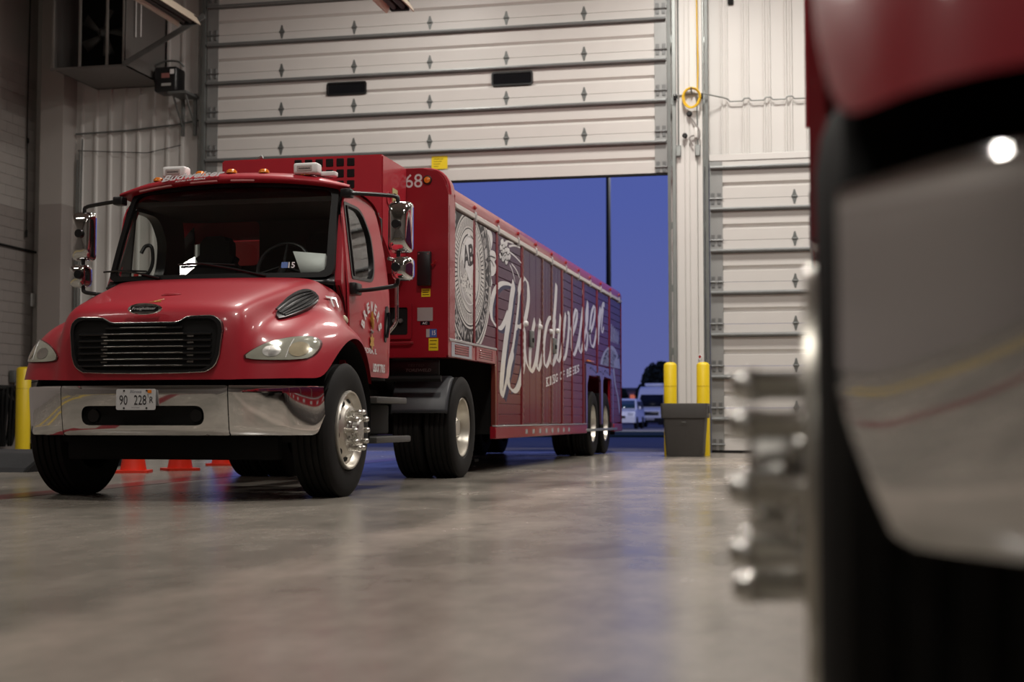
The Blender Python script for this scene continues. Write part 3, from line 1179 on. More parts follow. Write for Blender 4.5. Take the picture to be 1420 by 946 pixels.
# ---- cab
def cabx(z):
    return 1.02 if z < 1.68 else 1.02 - 0.085 * (z - 1.68) / 0.80


side_out = resample(round_poly([(.44, .95), (.45, 1.50), (.33, 1.68), (.63, 2.47), (.95, 2.50), (1.45, 2.46), (1.63, 1.95), (1.63, .95)], [.03, .05, .03, .10, .05, .2, .2, .05], 4), 120)
win = round_poly([(.555, 2.36), (.98, 2.36), (1.20, 2.16), (1.215, 1.90), (1.13, 1.765), (.585, 1.745)], [.03, .12, .10, .10, .08, .03], 4)
win_in = resample(win, 120)


def align(a, b):
    """start loop b at the point that faces a[0] from its centre"""
    ca = sum(a, Vector((0, 0))) / len(a)
    cb = sum(b, Vector((0, 0))) / len(b)
    d0 = (a[0] - ca).normalized()
    k0 = max(range(len(b)), key=lambda k: (b[k] - cb).normalized().dot(d0))
    return b[k0:] + b[:k0]


win_in = align(side_out, win_in)
win_seal = [Vector(p) for p in win_in]
wc = sum(win_in, Vector((0, 0))) / len(win_in)
for s in (1, -1):
    def cs(u, v, d_, s=s):
        return ((cabx(v) - 0.05 * d_) * s, u, v)
    m = MB()
    frame_between(m, side_out, [wc + (p - wc) * 1.03 for p in win_in], cs, 1)
    cside = m.build('cab_side', RED, truck, smooth=25)
    m = MB()
    frame_between(m, [wc + (p - wc) * .985 for p in side_out], [wc + (p - wc) * 1.02 for p in win_in], lambda u, v, d_, s=s: ((cabx(v) - .055 - .012 * d_) * s, u, v), 1)
    m.build('side_lining', TRIMI, cside, smooth=25)
    # door skin, a little proud, with its own opening
    dout = resample(round_poly([(.47, .985), (.47, 1.60), (.50, 2.30), (.60, 2.43), (1.36, 2.41), (1.54, 2.02), (1.595, 1.75), (1.595, .985)], [.03, .02, .05, .06, .18, .1, .05, .06], 4), 120)
    win_d = align(dout, [wc + (p - wc) * 1.02 for p in win_in])

    def cdoor(u, v, d_, s=s):
        return ((cabx(v) + 0.012 - 0.014 * d_ + 0.012 * sin(pi * min(1, max(0, (v - .98) / .72)))) * s, u, v)
    m = MB()
    # intermediate loops keep the skin curved
    prev = None
    for r in (0, .06, .3, .6, .9, 1):
        cur = [m.bm.verts.new(cdoor(*(a.lerp(b, r)), 1 if r == 0 else 0)) for a, b in zip(dout, win_d)]
        if prev:
            for k in range(120):
                m.bm.faces.new((prev[k], prev[(k + 1) % 120], cur[(k + 1) % 120], cur[k]))
        prev = cur
    door = m.build('cab_door', RED, truck, smooth=25)
    m = MB()
    frame_between(m, [wc + (p - wc) * 1.035 for p in win_in], [wc + (p - wc) * 0.955 for p in win_in], lambda u, v, d_, s=s: ((cabx(v) + 0.018 - 0.09 * d_) * s, u, v), 1)
    m.build('window_seal', BLACK, door)
    m = MB()
    fill_outline(m, [wc + (p - wc) * 0.965 for p in win_in], lambda u, v, d_, s=s: ((cabx(v) - 0.005) * s, u, v))
    m.build('side_window', GLASS, door)
    MB().tube([((cabx(2.36) + 0.006) * s, .64, 2.35), ((cabx(1.76) + 0.006) * s, .665, 1.76)], 0.012, 6).build('window_bar', BLACK, door)
    # handle recess
    m = MB()
    ho = resample(round_poly([(1.395, 1.27), (1.45, 1.25), (1.525, 1.50), (1.515, 1.57), (1.45, 1.585), (1.41, 1.45)], .04, 4), 30)
    fill_outline(m, ho, lambda u, v, d_, s=s: ((cabx(v) + 0.032) * s, u, v) if not d_ else ((cabx(v) + .005) * s, u, v), th=1)
    hd = m.build('door_handle', BLACK, door)
    MB().tube([(1.063 * s, 1.425, 1.30), (1.072 * s, 1.45, 1.40), (1.063 * s, 1.48, 1.52)], 0.013, 8).build('handle_grip', DARKG, hd)
    # lettering on the door
    sx_ = 1.0494 * s
    m = MB()
    for i, ch in enumerate('BREWERS'):
        a = radians(68 - 136 * i / 6)
        R0 = 0.245
        cy, cz = 1.03, 1.29
        ctr = Vector((sx_ + 0.001 * s, cy + s * R0 * sin(-a) * -1 * -1 if False else cy - s * R0 * sin(a), cz + R0 * cos(a) * 1.0))
        axv = Vector((0, s * cos(a), sin(a)))
        ayv = Vector((0, -s * sin(a), cos(a)))
        text_into(m, ch, ctr - axv * .030 - ayv * .04, axv, ayv, .06, .09, 0.045, 0, 0.002)
    m.build('door_lettering', DECAL, door, smooth=0, normals=False)
    st_ = 1.03 - s * .19
    text = lettering('city_lettering', 'PEORIA, IL', (1.042 * s, 1.03 - s * .20, 1.135), (0, s, 0), (0, 0, 1), .36, .055, DECAL, door, 0.03, 0, .004)
    lettering('registry_lettering', 'USDOT 77015', (1.036 * s, 1.27 - s * .16, .99), (0, s, 0), (0, 0, 1), .33, .075, DECAL, door, 0.045, 0, .004)
    # gold crest: a plain star below a slim upright figure mark
    m = MB()
    star = []
    for k in range(12):
        r_ = .062 if k % 2 == 0 else .036
        star.append((1.045 + r_ * sin(pi * k / 6), 1.245 + r_ * 1.15 * cos(pi * k / 6)))
    m.prism(star, 'x', 1.050 * s, 1.053 * s)
    m.tube([(1.055 * s, 1.03, 1.50), (1.055 * s, 1.035, 1.40), (1.055 * s, 1.06, 1.35)], [.006, .018, .006], 6)
    m.tube([(1.055 * s, .97, 1.44), (1.055 * s, 1.03, 1.40), (1.055 * s, 1.08, 1.45)], [.005, .010, .005], 6)
    m.build('door_crest', GOLD, door)
    m = MB()
    m.tube([(1.055 * s, 1.00, 1.34), (1.055 * s, 1.04, 1.325), (1.055 * s, 1.06, 1.33)], [.006, .014, .006], 6)
    m.build('crest_ribbon', GREYV, door)
    # cab steps
    for k, (y0, y1, z) in enumerate(((.70, 1.72, .76), (.70, 1.85, .425))):
        MB().box(min(.70 * s, 1.16 * s), max(.70 * s, 1.16 * s), y0 + .15, y1, z - .035, z + .02, .012).build('cab_step', mat('step_metal', (0.10, 0.10, 0.095, 1), 0.45, 0.5), truck)
    MB().box(min(.75 * s, 1.0 * s), max(.75 * s, 1.0 * s), .9, 1.7, .46, .72, .02).build('battery_box', BLACKM, truck)
    # A pillar
    m = MB()
    m.tube([(.975 * s, .37, 1.68), (.965 * s, .43, 1.85), (.945 * s, .54, 2.15), (.90 * s, .67, 2.47)], [.035, .032, .03, .03], 10)
    m.build('door_pillar', RED, truck)

# windshield: u across (-1..1), v up (0..1)
def ws(u, v, d_=0):
    x_ = (.975 + (.915 - .975) * v) * u
    yb = .035 + .25 * u * u
    yt = .44 + .15 * u * u
    z = (1.70 + .02 * u * u) * (1 - v) + (2.535 - .035 * u * u) * v
    y = yb + (yt - yb) * v - 0.02 * sin(pi * v)
    return (x_, y + d_, z)


wo_ = resample(round_poly([(-1, 0), (0, 0), (1, 0), (1, 1), (0, 1), (-1, 1)], [.09, 0, .09, .09, 0, .09], 5), 120)
wi_ = [Vector((p.x * .945, .5 + (p.y - .5) * .90)) for p in wo_]
m = MB()
frame_between(m, wo_, wi_, lambda u, v, d_: ws(u, v, -0.012 + .05 * d_), 1)
shield = m.build('windshield_seal', mat('seal_rubber', (.006, .006, .006, 1), .6, spec=.25), truck)
rows = [[ws(-.97 + 1.94 * i / 20, .03 + .94 * j / 8) for i in range(21)] for j in range(9)]
MB().grid(rows).build('windshield', GLASS, shield)
# registration sticker on the glass
m = MB()
m.grid([[ws(.60 + .05 * i, .10 + .06 * j, -.004) for i in range(2)] for j in range(2)])
m.build('glass_sticker', BLUEV, shield)
m = MB()
text_into(m, '15', (0, 0, 0), (1, 0, 0), (0, 1, 0), .05, .06, .02, fn=lambda u, t: Vector(ws(.655 + u, .10 + t, -.004)))
m.build('sticker_year', DECAL, shield, smooth=0, normals=False)
# wipers
for (a, b) in (((-.42, .02), (-.86, .115)), ((.50, .02), (-.05, .155))):
    m = MB()
    pa, pb = Vector(ws(a[0], a[1], -.03)), Vector(ws(b[0], b[1], -.03))
    m.tube([pa, pa.lerp(pb, .5) + Vector((0, -.01, .005)), pb], .009, 6)
    wp = m.build('wiper_arm', BLACK, truck)
    m = MB()
    d0 = Vector(ws(b[0] - .22, b[1] - .005, -.022))
    d1 = Vector(ws(b[0] + .28, b[1] - .02, -.022))
    m.tube([d0, pb, d1], .008, 6)
    m.build('wiper_blade', BLACK, wp)
# cowl strip under the glass
m = MB()
us = [-1 + 2 * i / 20 for i in range(21)]
m.grid([[(u * .99, .0 + .26 * u * u, 1.685 - .02 * u * u) for u in us], [(ws(u, 0)[0], ws(u, 0)[1] + .02, ws(u, 0)[2] + .005) for u in us]])
m.build('cowl', BLACK, truck, solid=.02)
MB().box(-.96, .96, .32, .48, .95, 1.70).build('firewall', BLACKM, truck, smooth=0)
# roof with front visor
def roofz(u):
    return 1 - u * u


RR = []
for (y, w_, ze, zc, c2) in ((.60, .93, 2.47, 2.53, 0), (.44, 1.0, 2.455, 2.525, 0), (.36, 1.02, 2.465, 2.535, 0), (.345, 1.02, 2.485, 2.565, 0), (.40, 1.01, 2.515, 2.61, 0), (.60, .985, 2.545, 2.645, 0), (.95, .97, 2.555, 2.665, 0), (1.35, .965, 2.535, 2.645, 0), (1.55, .95, 2.48, 2.58, 0), (1.64, .95, 2.38, 2.46, 0), (1.655, .97, 2.20, 2.22, 0)):
    row = []
    for i in range(13):
        u = -1 + 2 * i / 12
        yy = y + (.17 * u * u if y < .5 else .12 * u * u * max(0, (1 - y)) if y < 1 else -.05 * u ** 4)
        row.append((w_ * sin(u * pi / 2) ** 1 if False else w_ * u, yy, ze + (zc - ze) * (1 - u ** 4 * .5 - u * u * .5) - (.06 * max(0, abs(u) - .8) / .2 if y > .55 else 0)))
    RR.append(row)
MB().grid(RR).build('cab_roof', RED, truck, sub=2, smooth=180)
MB().box(-.93, .93, .58, 1.6, 2.38, 2.42).build('headliner', TRIMI, truck, smooth=0)
m = MB()
for (a, b) in ((-.80, -.48), (-.30, -.06), (.06, .26)):
    P = []
    for t in range(9):
        x_ = a + (b - a) * t / 8
        u = x_ / 1.02
        P.append((x_, .352 + .17 * u * u, 2.463 + .075 * (1 - u * u) ))
    m.tube(P, .008, 5)
m.build('visor_reflection_strip', mat('visor_edge', (0.55, 0.25, 0.25, 1), 0.3), truck)
# script on the visor face
ROOFTXT = lambda x_, dz: Vector((x_, .345 + .17 * (x_ / 1.02) ** 2 + dz * .55, 2.50 + .075 * (1 - (x_ / 1.02) ** 2) + dz))
m = MB()
V, Fc = glyphs('Budweiser', .03, .35)
x0, x1 = min(v.x for v in V), max(v.x for v in V)
y0, y1 = min(v.y for v in V), max(v.y for v in V)
m.raw([ROOFTXT(-.57 + (v.x - x0) / (x1 - x0) * .58, -.004 + (v.y - y0) / (y1 - y0) * .055) + Vector((0, -.012, .004)) for v in V], Fc)
V, Fc = glyphs('KING OF BEERS', .02, .2)
x0, x1 = min(v.x for v in V), max(v.x for v in V)
y0, y1 = min(v.y for v in V), max(v.y for v in V)
m.raw([ROOFTXT(-.43 + (v.x - x0) / (x1 - x0) * .28, -.024 + (v.y - y0) / (y1 - y0) * .014) + Vector((0, -.012, .002)) for v in V], Fc)
m.build('visor_script', DECAL, truck, smooth=0, normals=False)
# clearance lamps and the two white roof pods
for x_ in (-.66, -.26, .02, .30, .64):
    u = x_ / 1.02
    m = MB()
    m.lathe([(.040, 0), (.038, .018), (.024, .032), (0, .036)], 'z', (0, 0, 0), 16, caps=False)
    for v in m.bm.verts:
        v.co.x *= 1.15
    m.build('clearance_lamp', AMBER, truck, (x_, .46 + .14 * u * u, 2.533 + .085 * (1 - u * u)))
for x_ in (-.50, .66):
    m = MB()
    m.box(-.105, .105, -.06, .06, 0, .092, .02, 3)
    u = x_ / 1.02
    pod_ = m.build('roof_pod', WPLAS, truck, (x_, .52, 2.548 + .075 * (1 - u * u)))
    m = MB()
    m.box(-.07, .06, -.064, -.058, .022, .066, .004, 1)
    m.build('pod_window', mat('pod_panel', (0.48, 0.42, 0.40, 1), 0.4), pod_)
    lettering('pod_lettering', 'WARNING', (-.055, -.0645, .036), (1, 0, 0), (0, 0, 1), .10, .014, INK, pod_, .02)
m = MB()
m.box(-.08, .08, -.03, .05, 0, .04, .01)
m.build('roof_box', WPLAS, truck, (.80, .60, 2.585))
# cab rear wall with its window and interior
rw_o = resample(round_poly([(-.95, .95), (.95, .95), (.95, 2.42), (-.95, 2.42)], .05, 3), 80)
rw_i = resample(round_poly([(-.84, 1.98), (-.20, 1.98), (-.20, 2.385), (-.84, 2.385)], .06, 4), 80)
rw_i = align(rw_o, rw_i)
m = MB()
frame_between(m, rw_o, rw_i, lambda u, v, d_: (u, 1.60 + .03 * d_, v), 1)
rear = m.build('cab_rear_wall', mat('cab_rear_lining', (0.045, 0.040, 0.038, 1), 0.7), truck, smooth=0)
m = MB()
m.prism(rw_i, 'y', 1.612, 1.618)
m.build('rear_window', GLASS, rear, smooth=0)
MB().box(-.96, .96, 1.632, 1.65, .95, 1.95, .01).build('cab_rear_skin', RED, truck)
MB().box(-.98, .98, .45, 1.64, .93, .97).build('cab_floor', BLACKM, truck, smooth=0)
m = MB()
rows = []
for (y, z) in ((.06, 1.66), (.20, 1.72), (.40, 1.765), (.55, 1.75), (.62, 1.66), (.63, 1.30)):
    rows.append([(u * .94, y + .22 * u * u * (1 if y < .5 else .3), z + .02 * (1 - u * u)) for u in [-1 + 2 * i / 14 for i in range(15)]])
m.grid(rows)
m.build('dashboard', BLACK, truck, smooth=60)
m = MB()
m.raw([(.69, .30, 1.765), (.92, .38, 1.775), (.86, .42, 1.925), (.60, .36, 1.945)], [(0, 1, 2, 3)])
m.build('dash_paper', PAPER, truck, solid=.003)
m = MB()
m.tube([(.40 + .22 * cos(t), .66 + .10 * sin(t), 1.86 + .20 * sin(t)) for t in [2 * pi * k / 28 for k in range(28)]], .016, 8, closed=True)
sw = m.build('steering_wheel', BLACK, truck)
m = MB()
for t in (radians(90), radians(200), radians(340)):
    m.tube([(.40, .66, 1.86), (.40 + .22 * cos(t), .66 + .10 * sin(t), 1.86 + .20 * sin(t))], .012, 6)
m.tube([(.40, .67, 1.86), (.40, .50, 1.70)], .03, 8)
m.build('steering_column', BLACK, sw)
for x_ in (-.50, .50):
    m = MB()
    sp = crom([(-.24, 1.35), (-.24, 1.85), (-.19, 1.96), (-.145, 2.02), (-.14, 2.15), (-.11, 2.205), (0, 2.215), (.11, 2.205), (.14, 2.15), (.145, 2.02), (.19, 1.96), (.24, 1.85), (.24, 1.35)], 4)
    m.prism([(p.x, p.y) for p in sp], 'y', 1.30, 1.44)
    bmesh.ops.bevel(m.bm, geom=[e_ for e_ in m.bm.edges if abs(e_.verts[0].co.y - e_.verts[1].co.y) < 1e-4], offset=.03, segments=3, affect='EDGES')
    sb = m.build('seat_back', SEATM, truck, (x_, 0, 0))
    MB().box(-.25, .25, .85, 1.35, 1.30, 1.46, .05, 3).build('seat_cushion', SEATM, sb)
# grab handle on the passenger pillar and red tag
m = MB()
m.tube(crom([(-.80, .50, 1.98), (-.77, .52, 2.04), (-.72, .53, 2.03), (-.71, .53, 1.90), (-.74, .51, 1.81), (-.79, .49, 1.80)], 4), .016, 8)
gh = m.build('pillar_grab', BLACK, truck)
MB().box(-.835, -.795, .44, .45, 1.74, 1.80).build('pillar_tag', mat('tag_red', (0.7, 0.05, 0.05, 1), .5), gh, smooth=0)

# mirrors
for s in (1, -1):
    X = 1.40
    m = MB()
    m.tube(crom([(1.03 * s, .50, 2.42), (1.06 * s, .52, 2.425), (1.20 * s, .57, 2.42), (1.34 * s, .62, 2.412), (1.385 * s, .63, 2.40), (1.40 * s, .63, 2.36), (1.405 * s, .63, 2.0), (1.40 * s, .63, 1.72), (1.385 * s, .625, 1.68), (1.34 * s, .61, 1.665), (1.20 * s, .59, 1.645), (1.08 * s, .58, 1.635)], 4), .017, 10)
    arm = m.build('mirror_arm', BLACK, truck)
    MB().box(min(1.0 * s, 1.09 * s), max(1.0 * s, 1.09 * s), .50, .66, 1.60, 1.70, .015).build('mirror_mount', BLACK, arm)
    MB().box(min(.96 * s, 1.05 * s), max(.96 * s, 1.05 * s), .46, .56, 2.39, 2.46, .012).build('mirror_bracket', BLACK, arm)
    # main head: chrome shell opening backwards
    def shell(x0, x1, z0, z1, d0, rr, name, mm_):
        m = MB()
        o = resample(round_poly([(x0, z0), (x1, z0), (x1, z1), (x0, z1)], rr, 5), 48)
        c = Vector(((x0 + x1) / 2, (z0 + z1) / 2))
        prev = None
        for (r, y) in ((0, -d0), (.55, -d0 * .96), (.82, -d0 * .80), (.95, -d0 * .5), (1, -.01), (1, .03), (.93, .035), (0, .03)):
            if r == 0:
                cur = [m.bm.verts.new((c.x * s, .66 + y, c.y))]
            else:
                cur = [m.bm.verts.new(((c + (p - c) * r).x * s, .66 + y, (c + (p - c) * r).y)) for p in o]
            if prev:
                for k in range(48):
                    if len(prev) == 1:
                        m.bm.faces.new((prev[0], cur[k], cur[(k + 1) % 48]))
                    elif len(cur) == 1:
                        m.bm.faces.new((prev[k], prev[(k + 1) % 48], cur[0]))
                    else:
                        m.bm.faces.new((prev[k], prev[(k + 1) % 48], cur[(k + 1) % 48], cur[k]))
            prev = cur
        return m.build(name, mm_, arm, smooth=60)
    shell(1.315, 1.515, 1.945, 2.365, .085, .045, 'mirror_head', CHROME)
    shell(1.35, 1.525, 1.715, 1.915, .10, .06, 'convex_mirror', CHROME)
    for z in (2.17, 1.82):
        m = MB()
        m.lathe([(.035, -.06), (.04, -.03), (.04, .0)], 'y', (1.405 * s, .60, z), 14)
        m.build('mirror_clamp', BLACK, arm)

# grab bar, intake and quarter fenders behind the cab
for s in (1, -1):
    m = MB()
    m.tube(crom([(1.0 * s, 1.66, 2.02), (1.04 * s, 1.72, 2.0), (1.05 * s, 1.74, 1.9), (1.055 * s, 1.74, 1.55), (1.045 * s, 1.74, 1.45), (.99 * s, 1.70, 1.36)], 4), .017, 10)
    m.build('grab_bar', STEEL, truck)
    m = MB()
    rows = []
    for x_ in (.60, .62, 1.15, 1.175):
        dr = -.02 if x_ in (.60, 1.175) else 0
        rows.append([(x_ * s, 3.61 - (.615 + dr) * cos(t), .50 + (.615 + dr) * sin(t)) for t in [radians(14 + 42 * k / 12) for k in range(13)]])
    m.grid(rows)
    m.build('quarter_fender', FAIR, truck, solid=.012)
    MB().tube([(.45 * s, 2.95, .985), (1.14 * s, 2.95, .985)], .03, 8).build('fender_bracket', BLACKM, truck)
# black maker's panel under the trailer nose
m = MB()
m.box(.35, 1.10, 3.02, 3.04, 1.02, 1.17, .008)
mp_ = m.build('mud_flap_panel', BLACK, truck)
MUD = mat('flap_lettering', (0.22, 0.22, 0.22, 1), .5)
lettering('flap_lettering', 'TOREWELD', (.76, 3.018, 1.055), (1, 0, 0), (0, 0, 1), .26, .03, MUD, mp_, .02, .2)
lettering('flap_lettering', 'TESTED', (.78, 3.018, 1.105), (1, 0, 0), (0, 0, 1), .17, .025, mat('flap_dim', (0.07, 0.07, 0.07, 1), .5), mp_, .02, .2)
lettering('flap_lettering', 'EEE.', (.46, 3.018, 1.05), (1, 0, 0), (0, 0, 1), .10, .03, MUD, mp_, .02, .2)
# air lines
for i, (x_, c_) in enumerate(((.10, BLACKM), (.18, mat('line_red', (.3, .02, .02, 1), .5)), (.26, mat('line_blue', (.02, .04, .25, 1), .5)))):
    MB().tube(crom([(x_, 1.66, 1.7), (x_, 1.9, 1.35), (x_ + .03, 2.3, 1.25), (x_, 2.7, 1.4), (x_, 2.9, 1.5)], 5), .014, 6).build('air_line', c_, truck)

# ------------------------------------------------------------------ trailer
TL = 12.18
trailer = thing('delivery_trailer', (XC, 13.33, 0), 'long red beverage trailer with white script lettering, coupled behind the parked tractor', 'trailer')
m = MB()
m.box(-1.185, 1.185, .02, TL, 1.27, 2.80)
m.build('body', TRED, trailer, smooth=0)
MB().box(-1.17, 1.17, 2.10, 8.25, .42, 1.28).build('underbody', BLACKM, trailer, smooth=0)
MB().box(-1.17, 1.17, 11.15, TL, .42, 1.28).build('tail_box', TRED, trailer, smooth=0)
# roof with rolled edges
rp = []
for s in (1, -1):
    pts = [(1.225, 2.735), (1.23, 2.80), (1.20, 2.87), (1.13, 2.92), (1.02, 2.945), (.5, 2.96)]
    rp += [(p[0] * s, p[1]) for p in (pts if s > 0 else pts[::-1])]
MB().prism(rp, 'y', .22, TL - .02).build('roof', TRED, trailer, smooth=35)
# nose panel
npoly = round_poly([(-1.225, 1.19), (1.225, 1.19), (1.225, 3.045), (-1.225, 3.045)], [.02, .02, .26, .26], 7)
m = MB()
m.prism(npoly, 'y', -.02, .24)
bmesh.ops.bevel(m.bm, geom=[e_ for e_ in m.bm.edges if abs(e_.verts[0].co.y + .02) < 1e-4 and abs(e_.verts[1].co.y + .02) < 1e-4], offset=.018, segments=2, affect='EDGES')
nose = m.build('nose_panel', TRED, trailer)
m = MB()
op = round_poly([(-1.228, 1.6), (1.228, 1.6), (1.228, 3.049), (-1.228, 3.049)], [0, 0, .262, .262], 7)
m.tube([(p[0], .05, p[1]) for p in op[1:] + op[:1]][1:], .012, 6)
m.build('nose_trim', RED, nose)
for s in (1,):
    lettering('unit_number', '68', (.785, -.021, 2.855), (1, 0, 0), (0, 0, 1), .175, .135, DECAL, nose, .005)
    lp = MB().lathe([(.045, 0), (.045, -.014), (.036, -.016), (.034, -.010), (0, -.012)], 'y', (0, 0, 0), 24, caps=False).build('lamp_grommet', BLACK, nose, (1.012, -.02, 2.925))
    MB().lathe([(.033, -.010), (.030, -.022), (0, -.027)], 'y', (0, 0, 0), 20, caps=False).build('nose_lamp', AMBER, lp)
    MB().lathe([(.045, 0), (.045, -.014), (.036, -.016), (.03, -.024), (0, -.026)], 'y', (0, 0, 0), 24, caps=False).build('nose_lamp', AMBER, nose, (-1.012, -.02, 2.925))
NP = []
m = MB()
m.box(.925, 1.06, -.085, -.02, 1.885, 2.22, .012)
bx = m.build('control_box', BLACK, nose)
for x_ in (.945, 1.04):
    MB().lathe([(.008, -.09), (.008, -.084)], 'y', (x_, 0, 2.195), 8).build('box_screw', STEEL, bx)
MB().tube([(1.06, -.05, 2.09), (1.085, -.06, 2.10), (1.105, -.06, 2.13)], .009, 6).build('box_switch', REDL, bx)


def label_plate(name, x0, x1, z0, z1, m_, lines=0):
    o = MB().box(x0, x1, -.0245, -.02, z0, z1).build(name, m_, nose, smooth=0)
    if lines:
        q = MB()
        for i in range(lines):
            z = z1 - (i + .8) * (z1 - z0) / (lines + .6)
            q.box(x0 + .012, x1 - .012 - .01 * (i % 2), -.0255, -.0245, z, z + .006)
        q.build('print', INK, o, smooth=0)
    return o


label_plate('warning_label', .955, 1.045, 1.78, 1.86, YLAB, 3)
label_plate('weight_plate', .915, 1.07, 1.545, 1.675, mat('plate_grey', (.42, .41, .40, 1), .4, .2))
lettering('plate_lettering', 'AC', (.965, -.0245, 1.512), (1, 0, 0), (0, 0, 1), .05, .022, DECAL, nose, .02)
MB().box(.945, 1.04, -.0235, -.02, 1.505, 1.54).build('small_tag', INK, nose, smooth=0)
rg = label_plate('registration_sticker', 1.005, 1.11, 1.385, 1.465, BLUEV)
MB().box(1.005, 1.04, -.0255, -.0245, 1.385, 1.465).build('sticker_pale', GREYV, rg, smooth=0)
lettering('sticker_year', '15', (1.065, -.0246, 1.405), (1, 0, 0), (0, 0, 1), .035, .045, DECAL, rg, .02)
label_plate('warning_label', 1.03, 1.125, 1.255, 1.375, YLAB, 3)
m = MB()
frame_between(m, round_poly([(.40, 1.37), (.86, 1.37), (.86, 1.72), (.40, 1.72)], .02, 2), round_poly([(.44, 1.41), (.82, 1.41), (.82, 1.68), (.44, 1.68)], .02, 2), lambda u, v, d_: (u, -.04 + .03 * d_, v), 1)
gl_ = m.build('gladhand_box', TRED, nose, smooth=0)
MB().box(.44, .82, -.026, -.02, 1.41, 1.68).build('gladhand_recess', BLACKM, gl_, smooth=0)
for x_ in (.56, .62, .69, .75):
    MB().lathe([(.02, -.06), (.024, -.03)], 'y', (x_, 0, 1.545 + .02 * (x_ - .6)), 10).build('gladhand', GALVD, gl_)
MB().tube([(.55, -.05, 1.33), (.85, -.05, 1.335), (.87, -.02, 1.335)], .012, 6).build('handrail', TRED, nose)

# refrigeration unit on the nose
m = MB()
m.prism([(-.80, 3.05), (-.02, 3.05), (-.02, 2.02), (-.35, 1.98), (-.80, 2.28)], 'x', -.80, .80)
bmesh.ops.bevel(m.bm, geom=list(m.bm.edges), offset=.015, segments=2, affect='EDGES')
ref = m.build('refrigeration_unit', RED, trailer)
gx = [.17 + .105 * k for k in range(4)]
for r_ in range(5):
    for k in range(6):
        x0_ = -.07 + .104 * k
        z0_ = 2.945 - .105 * r_
        MB().box(x0_, x0_ + .078, -.806, -.79, z0_, z0_ + .082, .008, 1).build('vent_opening', BLACKM, ref)
MB().box(.802, .806, -.50, -.34, 2.60, 2.78).build('unit_label', mat('label_cream', (.5, .45, .22, 1), .5), ref, smooth=0)
for z in (2.63, 2.70):
    MB().box(.8062, .8075, -.47, -.38, z, z + .035).build('label_pictogram', INK, ref, smooth=0)
m = MB()
m.tube([(.806, -.62 + .06 * cos(t), 2.66 + .06 * sin(t)) for t in [2 * pi * k / 20 for k in range(20)]], .006, 6, closed=True)
m.build('side_ring', RED, ref)
MB().tube([(-.52, -.6, 3.04), (-.52, -.6, 3.085), (-.47, -.6, 3.11)], .018, 8).build('exhaust_stub', GALVD, ref)
for x_ in (-.7, -.62, .12, .28):
    MB().lathe([(.012, 3.05), (.012, 3.062)], 'z', (x_, -.7, 0), 8).build('unit_bolt', STEEL, ref)

# bays: (start, end, bottom, slats?)
BAYS = [(.055, 1.00, 1.37, 's'), (1.10, 2.08, 1.37, 's'), (2.16, 3.41, .525, 's'),
        (3.56, 4.72, .525, 'd'), (4.77, 5.38, .525, 'd'), (5.42, 6.12, .525, 'd'),
        (6.28, 6.96, .525, 's'), (7.05, 7.92, .525, 's'), (8.10, 9.27, 1.46, 's'), (9.46, 10.62, 1.46, 's'), (10.86, 12.12, .525, 's')]
ZT = 2.665
SL = .118
SLM = {}


def slat_mesh(L, h, m_):
    k = (round(L, 3), round(h, 3))
    if k not in SLM:
        SLM[k] = MB().box(0, .018, 0.004, L - .004, .003, h - .003, .003, 1).mesh('slat', m_, 0)
    return SLM[k]


